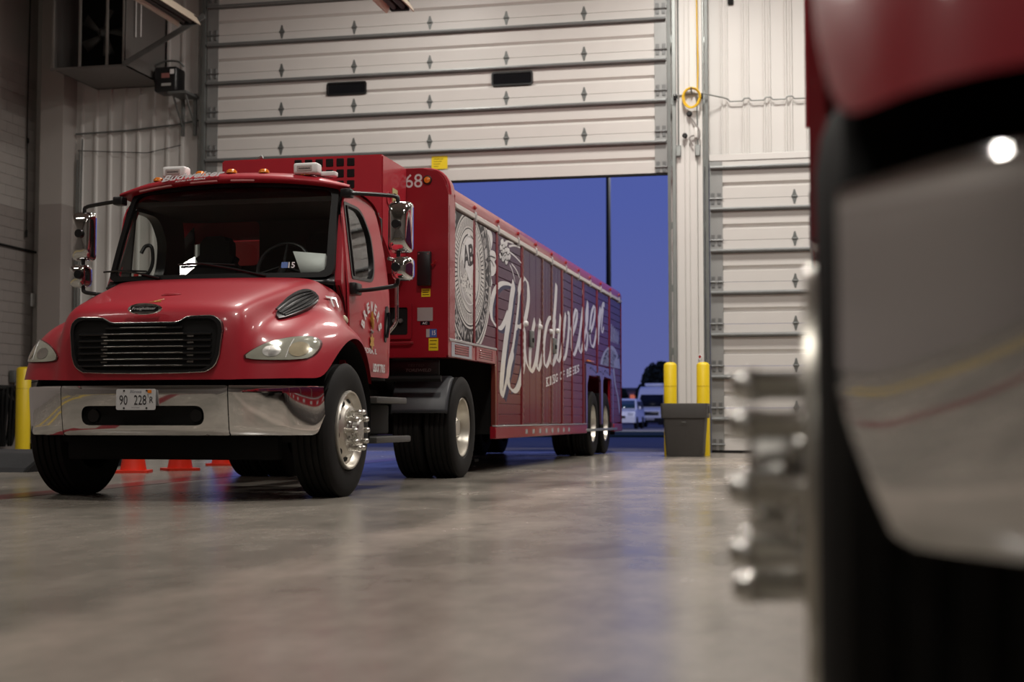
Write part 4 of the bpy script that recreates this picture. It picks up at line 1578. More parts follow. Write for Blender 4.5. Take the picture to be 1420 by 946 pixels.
for s in (1, -1):
    for (a, b, zb, kind) in BAYS:
        L = b - a
        if s > 0:
            back = MB().box(1.17, 1.198, a, b, zb, ZT).build('shutter' if kind == 's' else 'bay_door', TRED, trailer, smooth=0)
            if kind == 's':
                n = int(round((ZT - zb) / SL))
                h = (ZT - zb) / n
                for i in range(n):
                    put('slat', slat_mesh(L, h, SKYRED), back, (1.199, a, zb + h * i))
            else:
                nl = 3
                for i in range(nl):
                    w_ = L / nl
                    MB().box(1.199, 1.217, a + w_ * i + .005, a + w_ * (i + 1) - .005, zb + .01, ZT, .004, 1).build('door_leaf', SKYRED, back, smooth=0)
        else:
            q = MB()
            n = int(round((ZT - zb) / SL))
            h = (ZT - zb) / n
            for i in range(n):
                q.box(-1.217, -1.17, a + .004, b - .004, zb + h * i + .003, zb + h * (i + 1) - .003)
            q.build('shutter', SKYRED, trailer, smooth=0)
    for (y, w_) in ((.02, .035), (1.05, .08), (2.12, .07), (3.485, .10), (6.20, .09), (7.005, .06), (8.01, .12), (9.365, .12), (10.74, .12), (12.15, .04)):
        zb = 1.33 if (y < 2 or 8.3 < y < 11) else .50
        MB().box(min(1.17 * s, 1.2265 * s), max(1.17 * s, 1.2265 * s), y - w_ / 2, y + w_ / 2, zb, 2.68, .006, 1).build('post', POST, trailer)
    for y in (3.50, 4.745, 5.40, 6.20):
        q = MB()
        q.box(min(1.2 * s, 1.229 * s), max(1.2 * s, 1.229 * s), y - .012, y + .012, .53, 2.66)
        z = .58
        while z < 2.62:
            q.box(min(1.2 * s, 1.235 * s), max(1.2 * s, 1.235 * s), y - .016, y + .016, z, z + .05, .004, 1)
            z += .085
        q.build('hinge_strip', mat('hinge_metal', (.30, .16, .15, 1), .4, .5), trailer, smooth=0)
    MB().box(min(1.18 * s, 1.236 * s), max(1.18 * s, 1.236 * s), .24, TL, 2.682, 2.738, .008, 1).build('gutter_rail', mat('rail_white', (.62, .58, .55, 1), .4), trailer)
    for k in range(11):
        y = 1.03 + 1.08 * k
        MB().lathe([(.024, 0), (.022, .014 * s), (.012, .022 * s), (0, .023 * s)], 'x', (1.228 * s, y, 2.80), 12, caps=False).build('marker_lamp', REDL, trailer)
        MB().box(min(1.2 * s, 1.246 * s), max(1.2 * s, 1.246 * s), y + .0, y + .05, 2.655, 2.76, .008, 1).build('rail_clip', GREYV, trailer)
    # gooseneck sill with two framed vents
    MB().box(min(1.17 * s, 1.222 * s), max(1.17 * s, 1.222 * s), .02, 2.08, 1.195, 1.355, .006, 1).build('gooseneck_sill', TRED, trailer)
    MB().box(min(1.20 * s, 1.23 * s), max(1.20 * s, 1.23 * s), .03, 2.08, 1.352, 1.378, .004, 1).build('sill_edge', GREYV, trailer)
    for (a, b) in ((.10, .92), (1.12, 1.98)):
        v_ = MB()
        frame_between(v_, [Vector(p) for p in ((a, 1.205), (b, 1.205), (b, 1.345), (a, 1.345))], [Vector(p) for p in ((a + .12, 1.225), (b - .12, 1.225), (b - .12, 1.33), (a + .12, 1.33))], lambda u, v, d_, s=s: ((1.229 - .01 * d_) * s, u, v), 1)
        vo = v_.build('sill_vent', PALE if a < 1 else TRED, trailer, smooth=0)
        for k in range(4):
            MB().box(min(1.215 * s, 1.232 * s), max(1.215 * s, 1.232 * s), a + .14, b - .14, 1.233 + .024 * k, 1.247 + .024 * k, .003, 1).build('vent_louver', TRED, vo)
    # brown-red leading panel of the drop section
    MB().box(min(1.17 * s, 1.224 * s), max(1.17 * s, 1.224 * s), 2.03, 2.12, .42, 1.30, .006, 1).build('drop_edge', BROWN, trailer)
    # lower rail with reflectors
    MB().box(min(1.16 * s, 1.232 * s), max(1.16 * s, 1.232 * s), 2.02, 8.25, .37, .505, .008, 1).build('lower_rail', TRED, trailer)
    MB().box(min(1.19 * s, 1.236 * s), max(1.19 * s, 1.236 * s), 2.02, 8.25, .505, .52, .003, 1).build('rail_lip', GREYV, trailer)
    for k in range(8):
        y = 3.62 + .425 * k
        MB().box(min(1.23 * s, 1.2345 * s), max(1.23 * s, 1.2345 * s), y, y + .13, .41, .465).build('reflector_tape', GREYV, trailer, smooth=0)
    # rear wheel fairing
    fp = [(8.25, .42), (8.25, 1.44), (11.15, 1.44), (11.15, .42), (11.05, .42), (11.05, 1.12), (10.92, 1.27), (10.1, 1.29), (9.97, 1.20), (9.93, .50), (9.80, .50), (9.75, 1.20), (9.62, 1.29), (8.52, 1.27), (8.37, 1.12), (8.37, .42)]
    MB().prism(fp, 'x', min(1.19 * s, 1.221 * s), max(1.19 * s, 1.221 * s)).build('wheel_fairing', mat('fairing_art', (.13, .06, .09, 1), .2, 0, .5, var=.25, scale=2), trailer, smooth=0)
    MB().box(min(1.20 * s, 1.24 * s), max(1.20 * s, 1.24 * s), 8.2, 11.5, .395, .435, .006, 1).build('side_guard', GALV, trailer)
    MB().box(min(1.16 * s, 1.232 * s), max(1.16 * s, 1.232 * s), 11.15, TL, .37, .505, .008, 1).build('lower_rail', TRED, trailer)
    for y in (9.17, 10.50):
        wheel(trailer, 1.045 * s, y, s, 'drive', .515)
        wheel(trailer, .73 * s, y, s, 'inner', .515)
    MB().tube([(.75 * s, 2.6, .45), (.75 * s, 2.6, .12)], .06, 8).build('landing_leg', BLACKM, trailer)
    MB().box(.75 * s - .12, .75 * s + .12, 2.5, 2.7, .10, .13).build('landing_foot', BLACKM, trailer)
for y in (9.17, 10.50):
    MB().tube([(-1.0, y, .515), (1.0, y, .515)], .07, 10).build('trailer_axle', BLACKM, trailer)
MB().box(-1.1, 1.1, TL - .06, TL + .02, .30, .42, .02).build('rear_bumper', BLACKM, trailer)
MB().box(-.55, .55, .35, 1.9, 1.155, 1.235).build('king_pin_plate', BLACKM, trailer)
# latch boxes, latch lamps
for (y, z) in ((4.02, 1.60), (5.56, 1.59)):
    lb = MB().box(1.21, 1.245, y - .10, y + .10, z - .12, z + .09, .012).build('latch_box', GALVD, trailer)
    MB().box(1.245, 1.262, y - .03, y + .04, z - .06, z + .0, .008).build('latch_paddle', BLACK, lb)
for (y, z) in ((3.66, 1.755), (4.56, 1.77), (5.30, 1.755), (5.78, 1.79)):
    MB().lathe([(.034, 0), (.036, .02), (.024, .04), (0, .045)], 'x', (1.217, y, z), 14, caps=False).build('latch_knob', WPLAS, trailer)
MB().box(1.21, 1.24, 8.35, 8.95, 1.475, 1.50, .006).build('side_marker_bar', AMBER, trailer)

# ---- painted lettering: broad-nib strokes (y along the trailer, z up)
STROKES = {
    'B1': [(3.0, 2.152), (2.66, 2.153), (2.33, 2.118), (2.05, 2.028), (1.89, 1.903), (1.84, 1.795), (1.89, 1.693), (2.06, 1.63), (2.29, 1.617), (2.5, 1.692), (2.69, 1.814)],
    'B2': [(3.03, 2.195), (2.91, 2.032), (2.75, 1.752), (2.6, 1.522), (2.48, 1.298), (2.4, 1.122), (2.36, 0.991), (2.37, 0.905), (2.43, 0.852)],
    'B3': [(3.32, 2.147), (3.27, 1.947), (3.13, 1.687), (2.98, 1.453), (2.81, 1.223), (2.66, 1.086), (2.56, 0.974), (2.43, 0.852)],
    'B4': [(3.27, 2.085), (3.43, 2.238), (3.64, 2.303), (3.82, 2.25), (3.87, 2.089), (3.77, 1.916), (3.6, 1.764), (3.38, 1.703), (3.19, 1.696)],
    'B5': [(3.49, 1.733), (3.6, 1.647), (3.6, 1.461), (3.57, 1.274), (3.45, 1.109), (3.23, 0.966), (3.0, 0.921), (2.81, 0.957), (2.71, 1.065), (2.79, 1.222), (2.98, 1.391)],
    'B6': [(3.16, 1.746), (3.19, 1.646)],
    'u': [(3.61, 1.578), (3.68, 1.372), (3.82, 1.249), (4.06, 1.186), (4.29, 1.295), (4.47, 1.53), (4.63, 1.866)],
    'u0': [(4.27, 1.836), (4.16, 1.722), (4.06, 1.578), (3.97, 1.402), (3.97, 1.249), (4.07, 1.18)],
    'u2': [(4.63, 1.866), (4.56, 1.658), (4.44, 1.423), (4.4, 1.299), (4.49, 1.224), (4.65, 1.309), (4.86, 1.514)],
    'd1': [(5.37, 1.947), (5.22, 1.915), (5.05, 1.813), (4.91, 1.642), (4.86, 1.478), (4.9, 1.336), (5.02, 1.283), (5.21, 1.366), (5.41, 1.54), (5.56, 1.752), (5.67, 1.964)],
    'd2': [(5.77, 2.433), (5.71, 2.23), (5.62, 1.998), (5.5, 1.767), (5.4, 1.558), (5.36, 1.409), (5.44, 1.324), (5.61, 1.382), (5.78, 1.521)],
    'w1': [(6.08, 2.031), (6.0, 1.834), (5.9, 1.639), (5.83, 1.466), (5.9, 1.39), (6.06, 1.457), (6.27, 1.697), (6.49, 2.079)],
    'w2': [(6.49, 2.079), (6.35, 1.856), (6.23, 1.656), (6.18, 1.501), (6.29, 1.428), (6.49, 1.504), (6.66, 1.718), (6.75, 1.92), (6.74, 2.097), (6.63, 2.099)],
    'w3': [(6.75, 1.92), (6.88, 1.888), (7.03, 1.818)],
    'e': [(6.99, 1.796), (7.23, 1.93), (7.42, 2.085), (7.43, 2.184), (7.3, 2.174), (7.13, 2.045), (7.0, 1.856), (6.97, 1.675), (7.06, 1.549), (7.22, 1.547), (7.5, 1.702), (7.75, 1.942), (7.97, 2.258)],
    'i': [(7.97, 2.258), (7.81, 2.049), (7.68, 1.835), (7.63, 1.668), (7.74, 1.595), (7.93, 1.682), (8.19, 1.906), (8.4, 2.131), (8.44, 2.39)],
    's': [(8.44, 2.4), (8.34, 2.276), (8.27, 2.144), (8.32, 1.977), (8.4, 1.854), (8.32, 1.701), (8.19, 1.653), (8.11, 1.712)],
    'e2': [(8.52, 1.904), (8.86, 2.032), (9.11, 2.223), (9.14, 2.358), (9.0, 2.358), (8.78, 2.222), (8.64, 1.997), (8.67, 1.826), (8.83, 1.737), (9.06, 1.782), (9.35, 2.04), (9.72, 2.401)],
    'r': [(9.72, 2.413), (9.63, 2.215), (9.52, 2.006), (9.46, 1.802)],
    'r2': [(9.48, 1.981), (9.72, 2.243), (9.96, 2.454), (10.1, 2.51), (10.11, 2.454)],
    'r3': [(10.05, 2.426), (9.91, 2.234), (9.83, 2.07), (9.92, 2.019), (10.09, 2.109)],
    'dot': [(8.04, 2.621), (7.99, 2.46)],
}
XD = 1.2182


def stroke(mb, pts, w, x=XD, tilt=.22, n=7, th=.016):
    """flat nib of half width w along y and tilt*w up, with a minimum thickness th in z."""
    P = crom(pts, n)
    a, b = [], []
    for i, p in enumerate(P):
        e_ = 1.0
        if i == 0 or i == len(P) - 1:
            e_ = .75
        t = (P[min(i + 1, len(P) - 1)] - P[max(i - 1, 0)])
        t = t.normalized() if t.length > 1e-6 else Vector((0, 1))
        nrm = Vector((-t.y, t.x))
        nib = Vector((w, -tilt * w))
        k = nib.dot(nrm)
        off = nrm * max(abs(k), th) * (1 if k >= 0 else -1) * e_
        if i and off.dot(pa) < 0:
            off = -off
        pa = off
        a.append((x, (p + off).x, (p + off).y))
        b.append((x, (p - off).x, (p - off).y))
    mb.grid([a, b])


def fix_x(mb):
    for f_ in mb.bm.faces:
        f_.normal_update()
        if f_.normal.x < 0:
            f_.normal_flip()


m = MB()
for k in ('B2', 'B3'):
    stroke(m, [(p[0] + .10, p[1] - .02) for p in STROKES[k]], .10, XD - .0005)
stroke(m, [(p[0] + .09, p[1] - .03) for p in STROKES['B1']], .08, XD - .0005)
stroke(m, [(p[0] - .12, p[1] - .02) for p in STROKES['B5'][:7]], .06, XD - .0005)
fix_x(m)
m.build('script_shadow', NAVY, trailer, smooth=0, normals=False)
m = MB()
WID = {'B1': .075, 'B2': .10, 'B3': .05, 'B4': .085, 'B5': .10, 'B6': .05, 'd2': .085, 'dot': .075, 'r3': .05, 'r2': .07, 'w3': .04, 's': .075}
for i, (k, v) in enumerate(STROKES.items()):
    stroke(m, v, WID.get(k, .075), XD + .00012 * (i % 5))
fix_x(m)
m.build('script_lettering', DECAL, trailer, smooth=0, normals=False)
# slab capitals below the script, rising along the side
words = [('KING', 5.03, 5.90, 1.012, 1.106), ('OF', 6.03, 6.42, 1.120, 1.160), ('BEERS', 6.56, 7.66, 1.176, 1.292)]
for (w_, a, b, za, zb) in words:
    m = MB()
    n = len(w_)
    for i, ch in enumerate(w_):
        ya = a + (b - a) * i / n
        z_ = za + (zb - za) * i / n
        wd = (b - a) / n * .80
        if ch == 'I':
            wd *= .62
            ya += .04
        text_into(m, ch, (XD, ya, z_), (0, 1, .105), (0, 0, 1), wd, .118, .03, 0, 0)
        if ch in 'KINFER':      # slab feet
            for zz in ((0, .104) if ch != 'F' else (0, .104)):
                m.raw([(XD + .0002, ya - .03, z_ + zz), (XD + .0002, ya + wd + (.03 if ch in 'KINR' else -.08), z_ + zz + .105 * wd), (XD + .0002, ya + wd + (.03 if ch in 'KINR' else -.08), z_ + zz + .014 + .105 * wd), (XD + .0002, ya - .03, z_ + zz + .014)], [(0, 1, 2, 3)])
    m.build('slogan_lettering', DECAL, trailer, smooth=0, normals=False)

# round seal on the first two bays: rings of pseudo-engraving with a monogram
SC_Y, SC_Z, SA, SB = .86, 2.12, .98, .86


def E(t, r):
    return (SC_Y + SA * r * sin(t), SC_Z + SB * r * cos(t))


ZLO, ZHI = 1.385, 2.66


def clipz(pts):
    """clip a polygon to the shutter field"""
    for (ax, lim, sgn) in ((1, ZLO, 1), (1, ZHI, -1), (0, .06, 1), (0, 2.08, -1)):
        out = []
        for i in range(len(pts)):
            p, q = pts[i], pts[(i + 1) % len(pts)]
            ip, iq = (p[ax] - lim) * sgn >= 0, (q[ax] - lim) * sgn >= 0
            if ip:
                out.append(p)
            if ip != iq:
                f_ = (lim - p[ax]) / (q[ax] - p[ax])
                out.append((p[0] + (q[0] - p[0]) * f_, p[1] + (q[1] - p[1]) * f_))
        pts = out
        if len(pts) < 3:
            return []
    return pts


def flat(mb, poly, x):
    poly = clipz([tuple(p) for p in poly])
    if len(poly) >= 3:
        mb.raw([(x, p[0], p[1]) for p in poly], [tuple(range(len(poly)))])


def annulus(mb, r0, r1, x, n=72, t0=0, t1=2 * pi):
    for k in range(n):
        a, b = t0 + (t1 - t0) * k / n, t0 + (t1 - t0) * (k + 1) / n
        flat(mb, [E(a, r0), E(b, r0), E(b, r1), E(a, r1)], x)


layers = []
m = MB()
for k in range(72):
    a, b = 2 * pi * k / 72, 2 * pi * (k + 1) / 72
    flat(m, [E(0, 0), E(a, 1.0), E(b, 1.0)], XD)
# corner scrolls at the left edge
flat(m, [(.06, 1.385), (.40, 1.385), (.20, 1.60), (.06, 1.72)], XD)
flat(m, [(.06, 2.66), (.35, 2.66), (.06, 2.35)], XD)
fix_x(m)
m.build('seal_ground', mat('seal_grey', (.66, .64, .62, 1), .25, 0, .3), trailer, smooth=0, normals=False)
m = MB()
x1 = XD + .0004
annulus(m, .935, .955, x1)
annulus(m, .70, .90, x1)
annulus(m, .655, .675, x1)
for k in range(70):
    t = 2 * pi * k / 70
    flat(m, [E(t - .018, .53), E(t + .018, .53), E(t + .012, .635), E(t - .012, .635)], x1)
annulus(m, .50, .515, x1)
annulus(m, .42, .44, x1)
rnd = random.Random(3)
for k in range(190):
    t, r = rnd.uniform(0, 2 * pi), rnd.uniform(.02, .40)
    y_, z_ = E(t, r)
    if -.10 < (z_ - SC_Z) * .9 + (y_ - SC_Y) * .35 < .13:
        continue
    d_ = rnd.uniform(.008, .02)
    flat(m, [(y_ - d_, z_ - d_ * .5), (y_ + d_, z_ - d_ * .7), (y_ + d_ * .6, z_ + d_ * .7), (y_ - d_ * .5, z_ + d_ * .6)], x1)
# bottom border rule of the shutters
for k in range(9):
    y_ = .10 + .105 * k
    flat(m, [(y_, 1.387), (y_ + .09, 1.387), (y_ + .06, 1.415), (y_ + .01, 1.41)], x1)
for k in range(5):
    z_ = 1.46 + .05 * k
    flat(m, [(.07, z_), (.30 - .04 * k, z_ - .02), (.30 - .04 * k, z_), (.07, z_ + .025)], x1)
fix_x(m)
m.build('seal_engraving', INK, trailer, smooth=0, normals=False)['kind'] = 'stuff'
m = MB()
x2 = XD + .0008
for i, ch in enumerate('AMERICA*EUROPE*AFRICA*ASIA*AUSTRALIA*'):
    t = -pi * .92 + 2 * pi * i / 37
    c = Vector((0,) + E(t, .80))
    axv = Vector((0, cos(t), -sin(t) * SB / SA)).normalized()
    ayv = Vector((0, sin(t), cos(t)))
    if ch == '*':
        flat(m, [(c.y - .02, c.z), (c.y, c.z - .03), (c.y + .02, c.z), (c.y, c.z + .03)], x2)
    elif .10 < c.y < 2.05 and ZLO + .04 < c.z < ZHI - .05:
        o = Vector((x2, c.y, c.z)) - axv * .055 - ayv * .062
        text_into(m, ch, o, axv, ayv, .11, .125, .02, 0, 0)
# ribbon band and monogram shield
flat(m, [(SC_Y - .42, SC_Z + .02), (SC_Y - .30, SC_Z - .10), (SC_Y + .44, SC_Z + .30), (SC_Y + .34, SC_Z + .42)], x2)
flat(m, [(SC_Y - .40, SC_Z - .16), (SC_Y - .33, SC_Z - .30), (SC_Y + .28, SC_Z - .50), (SC_Y + .36, SC_Z - .42)], x2)
fix_x(m)
m.build('seal_lettering', GREYV, trailer, smooth=0, normals=False)
m = MB()
x3 = XD + .0012
flat(m, [(SC_Y - .36, SC_Z + .12), (SC_Y - .04, SC_Z + .40), (SC_Y + .30, SC_Z + .24), (SC_Y + .03, SC_Z - .14)], x3)
annulus(m, .40, .415, x3)
fix_x(m)
m.build('seal_shield', DECAL, trailer, smooth=0, normals=False)
m = MB()
text_into(m, 'A', (XD + .0016, SC_Y - .235, SC_Z + .0), (0, 1, .25), (0, -.25, 1), .22, .22, .03, 0, 0)
text_into(m, 'B', (XD + .0016, SC_Y - .01, SC_Z + .04), (0, 1, .25), (0, -.25, 1), .20, .22, .03, 0, 0)
m.build('seal_monogram', INK, trailer, smooth=0, normals=False)
# hop leaf and cone with barley beards
m = MB()
for L_ in ([(1.58, 2.625), (1.72, 2.655), (1.86, 2.639), (1.9, 2.549), (1.81, 2.443), (1.67, 2.407), (1.61, 2.483)],
           [(1.65, 2.383), (1.81, 2.443), (2.02, 2.446), (2.08, 2.382), (2.0, 2.337), (2.08, 2.299), (2.04, 2.215), (1.86, 2.164), (1.7, 2.222), (1.65, 2.289)],
           [(1.65, 2.196), (1.81, 2.149), (1.89, 2.093), (1.81, 2.034), (1.7, 2.055)]):
    c = crom(L_, 5, True)
    m.raw([(XD, p.x, p.y) for p in c], [tuple(range(len(c)))])
for k in range(15):
    t = k * 2.4
    r_ = .045 * sqrt(k)
    cy, cz = 2.52 + r_ * 1.5 * cos(t), 2.50 + r_ * .75 * sin(t)
    m.raw([(XD + .0003 * (k % 4), cy + .085 * cos(q), cz + .038 * sin(q) + .02 * cos(q)) for q in [2 * pi * i / 10 for i in range(10)]], [tuple(range(10))])
for L_ in ([(2.56, 2.63), (2.74, 2.652), (3.0, 2.66)], [(2.74, 2.595), (3.05, 2.642), (3.38, 2.655)], [(2.77, 2.536), (3.1, 2.514), (3.45, 2.473)], [(2.79, 2.389), (2.94, 2.327), (3.08, 2.216)], [(2.89, 2.411), (3.16, 2.36), (3.34, 2.287)]):
    stroke(m, L_, .02, XD, .5, th=.010)
fix_x(m)
m.build('hop_artwork', DECAL, trailer, smooth=0, normals=False)
m = MB()
for k in range(15):
    t = k * 2.4
    r_ = .045 * sqrt(k)
    cy, cz = 2.52 + r_ * 1.5 * cos(t), 2.50 + r_ * .75 * sin(t)
    stroke(m, [(cy - .085, cz - .01), (cy - .02, cz - .045), (cy + .06, cz - .02)], .012, XD + .0014, .3, 4, .006)
for L_ in ([(1.70, 2.60), (1.78, 2.52), (1.80, 2.45)], [(1.68, 2.30), (1.82, 2.33), (1.98, 2.28)], [(1.70, 2.36), (1.85, 2.38), (2.05, 2.38)]):
    stroke(m, L_, .012, XD + .0014, .3, 4, .007)
fix_x(m)
m.build('hop_line_art', INK, trailer, smooth=0, normals=False)['kind'] = 'stuff'
# pale line drawing at the tail: a drum-shaped dome over a banner
m = MB()
c = crom([(9.70, 1.48), (9.78, 1.56), (10.1, 1.70), (10.55, 1.80), (11.02, 1.85), (11.5, 1.80), (11.9, 1.66), (12.08, 1.48)], 5)
m.raw([(XD - .0006, p.x, p.y) for p in c], [tuple(range(len(c)))])
for k in range(5):
    stroke(m, [(10.95 + .2 * k, 2.22 - .02 * k), (10.98 + .2 * k, 2.06), (10.92 + .2 * k, 1.92)], .06, XD)
stroke(m, [(11.2, 1.47), (11.4, 1.2), (11.75, .95), (11.95, .70)], .10, XD)
fix_x(m)
m.build('tail_artwork', PALE, trailer, smooth=0, normals=False)
m = MB()
rnd = random.Random(5)
for k in range(16):
    y_ = rnd.uniform(10.0, 11.8)
    z_ = rnd.uniform(1.48, 1.68)
    stroke(m, [(y_, z_), (y_ + rnd.uniform(.05, .2), z_ + rnd.uniform(-.06, .08)), (y_ + rnd.uniform(.1, .3), z_ + rnd.uniform(-.06, .06))], .015, XD + .0006, .3, 4, .006)
for k in range(6):
    r_ = .3 + .1 * k
    stroke(m, [(10.95 - 1.25 * r_, 1.48), (10.95 - .8 * r_, 1.48 + .26 * r_), (10.95, 1.48 + .36 * r_), (10.95 + .8 * r_, 1.48 + .26 * r_)], .012, XD + .0008, .3, 5, .005)
for k in range(10):
    stroke(m, [(8.6 + .25 * k, 1.36 + .03 * (k % 2)), (8.72 + .25 * k, 1.40 - .04 * (k % 3)), (8.8 + .25 * k, 1.34)], .02, 1.2216, .3, 4, .008)
fix_x(m)
m.build('tail_line_art', INK, trailer, smooth=0, normals=False)

# ------------------------------------------------------------------ the second rig, close to the camera
index_children()
truck2 = copy_tree(truck)
truck2.location = (1.207, 2.0, 0)
tag(truck2, 'out-of-focus red truck front with chrome bumper and wheel nuts, close to the camera', 'truck')
trailer2 = copy_tree(trailer)
trailer2.location = (1.193, 4.91, 0)
tag(trailer2, 'red trailer seen only as a thin edge behind the blurred truck', 'trailer')

# ------------------------------------------------------------------ things by the doors
def bollard(x, y, h, label, r=.105):
    b = thing('bollard', (x, y, 0), label, 'bollard', 'yellow safety bollards')
    MB().lathe([(r, 0), (r, h - .05), (r - .015, h - .02), (r - .05, h - .002), (0, h)], 'z', (0, 0, 0), 28, caps=False).build('post', YEL, b)
    MB().lathe([(r + .002, h * .74), (r + .003, h * .742), (r + .002, h * .744)], 'z', (0, 0, 0), 28, caps=False).build('sleeve_seam', mat('yellow_seam', (.45, .30, .01, 1), .5), b)
    return b


bollard(-2.39, 22.93, 1.50, 'yellow safety bollard behind the grey trash can, on the big open door side')
bollard(-1.87, 23.0, 1.50, 'yellow safety bollard behind the grey trash can, on the closed door side')
bollard(-14.17, 23.35, 1.53, 'yellow safety bollard standing alone by the dark block wall, beside the chrome bumper', .13)

tcn = thing('trash_can', (-2.105, 22.46, 0), 'square dark grey plastic trash can in front of two yellow bollards', 'trash can')
m = MB()
rows = []
for (h, w_, d_, r_) in ((0, .27, .22, .05), (.02, .285, .235, .05), (.60, .325, .27, .05), (.605, .355, .30, .05), (.81, .365, .31, .05), (.83, .36, .305, .05), (.83, .335, .28, .05), (.10, .28, .23, .05)):
    rows.append([(p[0], p[1], h) for p in round_poly([(-w_, -d_), (w_, -d_), (w_, d_), (-w_, d_)], r_, 4)])
m.grid(rows, closed_u=True)
m.bm.verts.ensure_lookup_table()
m.build('bin_body', BIN, tcn)
MB().box(-.28, .28, -.23, .23, .005, .03).build('bin_base', BIN, tcn)
for s in (-1, 1):
    MB().box(s * .36 - .02, s * .36 + .02, -.10, .10, .68, .80, .015).build('grip', BIN, tcn)
MB().tube([(-.03, -.305, .535), (.03, -.305, .535)], .01, 6).build('moulded_mark', BIN, tcn)

# traffic cones beyond the truck
def cone(x, y, rz, label):
    c = thing('traffic_cone', (x, y, 0), label, 'traffic cone', 'orange traffic cones', rz)
    MB().prism(round_poly([(-.19, -.19), (.19, -.19), (.19, .19), (-.19, .19)], .05, 3), 'z', .0, .028).build('base', ORANGE, c)
    MB().lathe([(.145, .02), (.140, .045), (.105, .25), (.035, .68), (.03, .70), (.02, .70)], 'z', (0, 0, 0), 28).build('cone_body', ORANGE, c)


cone(-7.44, 14.50, .3, 'orange traffic cone seen under the bumper, beside the front tire on the dark wall side')
cone(-7.24, 15.25, .75, 'orange traffic cone seen under the bumper, standing in the middle of the three')
cone(-7.46, 16.95, .2, 'orange traffic cone mostly hidden behind the rear tires under the truck')

# yellow air hose coil and cord on the column
hc = thing('hose_coil', (-2.16, 24.55, 6.16), 'yellow hose coiled on a hook on the white column between the doors', 'hose')
YH = mat('hose_yellow', (.70, .44, .02, 1), .45)
m = MB()
P = []
for k in range(5 * 24):
    t = 2 * pi * k / 24
    rr = .15 + .012 * sin(k * .37) + .004 * (k // 24)
    P.append((rr * cos(t) * .92, -.02 - .011 * (k // 24) * (1 if (k // 24) % 2 else -1), rr * sin(t) * 1.08))
m.tube(P, .013, 6)
m.build('coil', YH, hc)
MB().tube(crom([(.10, -.02, .10), (.115, -.02, .6), (.10, -.02, 1.6), (.085, -.02, 3.7)], 4), .014, 6).build('drop_line', YH, hc)
MB().tube([(0, .09, .10), (0, -.07, .12), (0, -.085, .17)], .012, 6).build('hook', GALVD, hc)

def conduit_run(name, pts, label, r=.016, m_=GALV, group='wall conduits'):
    c = tag(MB().tube(pts, r, 8).build(name, m_), label, 'conduit', group)
    return c


c1_ = thing('junction_box', (-2.395, 24.60, 5.24), 'small grey electrical box on the column, next to the raised door track', 'junction box', 'column junction boxes')
MB().box(-.045, .045, -.04, .02, -.10, .10, .008).build('box', GALVD, c1_)
MB().box(-.035, .035, -.046, -.04, -.085, .085, .004, 1).build('cover', GALV, c1_)
MB().tube([(0, 0, .10), (0, 0, 4.4)], .014, 8).build('riser', GALVD, c1_)
c2_ = thing('junction_box', (-2.065, 24.62, 5.24), 'small grey electrical box on the column, next to the closed door track', 'junction box', 'column junction boxes')
MB().box(-.045, .045, -.04, .02, -.10, .10, .008).build('box', GALVD, c2_)
MB().box(-.035, .035, -.046, -.04, -.085, .085, .004, 1).build('cover', GALV, c2_)
MB().tube([(0, 0, .10), (-.01, 0, .9)], .012, 8).build('riser', GALVD, c2_)
# small camera-like sensors with a dangling cord below the coil
sn = thing('door_sensor', (-2.20, 24.58, 5.80), 'black and white sensor units with a loose cord below the yellow hose', 'sensor')
MB().lathe([(.05, 0), (.05, -.05), (.03, -.07), (0, -.07)], 'y', (0, 0, .08), 16, caps=False).build('sensor_eye', BLACK, sn)
MB().lathe([(.045, 0), (.045, -.05), (.03, -.07), (0, -.07)], 'y', (-.08, 0, -.30), 16, caps=False).build('sensor_eye', BLACK, sn)
MB().tube(crom([(.03, 0, .02), (.10, -.02, -.10), (.17, -.02, -.22), (.16, -.01, -.36), (.08, 0, -.30), (.0, -.01, -.34), (.06, 0, -.48)], 4), .016, 6).build('cord', mat('cord_grey', (.25, .23, .22, 1), .6), sn)
MB().box(.08, .14, -.03, .01, -.34, -.16, .01).build('sensor_box', SIDING, sn)
for x_, l_ in ((-2.455, 'small black bracket on the column, by the big door track, holding the wire'), (-2.0, 'small black bracket on the column, by the closed door track, holding the wire')):
    b_ = thing('cable_bracket', (x_, 24.63, 6.20), l_, 'bracket', 'column cable brackets')
    MB().box(-.03, .03, -.03, .02, -.05, .05, .008).build('plate', BLACKM, b_)
    MB().tube([(0, -.05, .03), (0, .01, .03)], .012, 6).build('stud', GALV, b_)
wire = [(-2.44, 24.622, 6.235), (-1.95, 24.622, 6.24), (-1.60, 24.88, 6.20)]
xk = -1.62
while xk < 3.2:
    wire += [(xk + .06, 24.90, 6.185), (xk + .10, 24.90, 6.14), (xk + .31, 24.90, 6.14), (xk + .35, 24.90, 6.185)]
    xk += .37
conduit_run('conduit', wire, 'thin grey conduit stepping along the white siding above the closed door', .014)
ds = thing('hazard_sign', (-2.06, 24.685, 1.66), 'small white diamond sign with red mark low on the column', 'sign')
m = MB()
m.prism([(-.05, 0), (0, -.06), (.05, 0), (0, .06)], 'y', -.004, 0)
m.build('panel', WPLAS, ds, smooth=0)
m = MB()
m.prism([(-.028, 0), (0, -.034), (.028, 0), (0, .034)], 'y', -.0055, -.004)
m.build('symbol', REDL, ds, smooth=0)
wm = tag(MB().box(-.05, .05, -.03, .01, -.05, .05, .01).build('motion_sensor', BLACKM, None, (-1.50, 24.97, 7.93)), 'tiny dark sensor high on the white siding above the closed door', 'sensor')

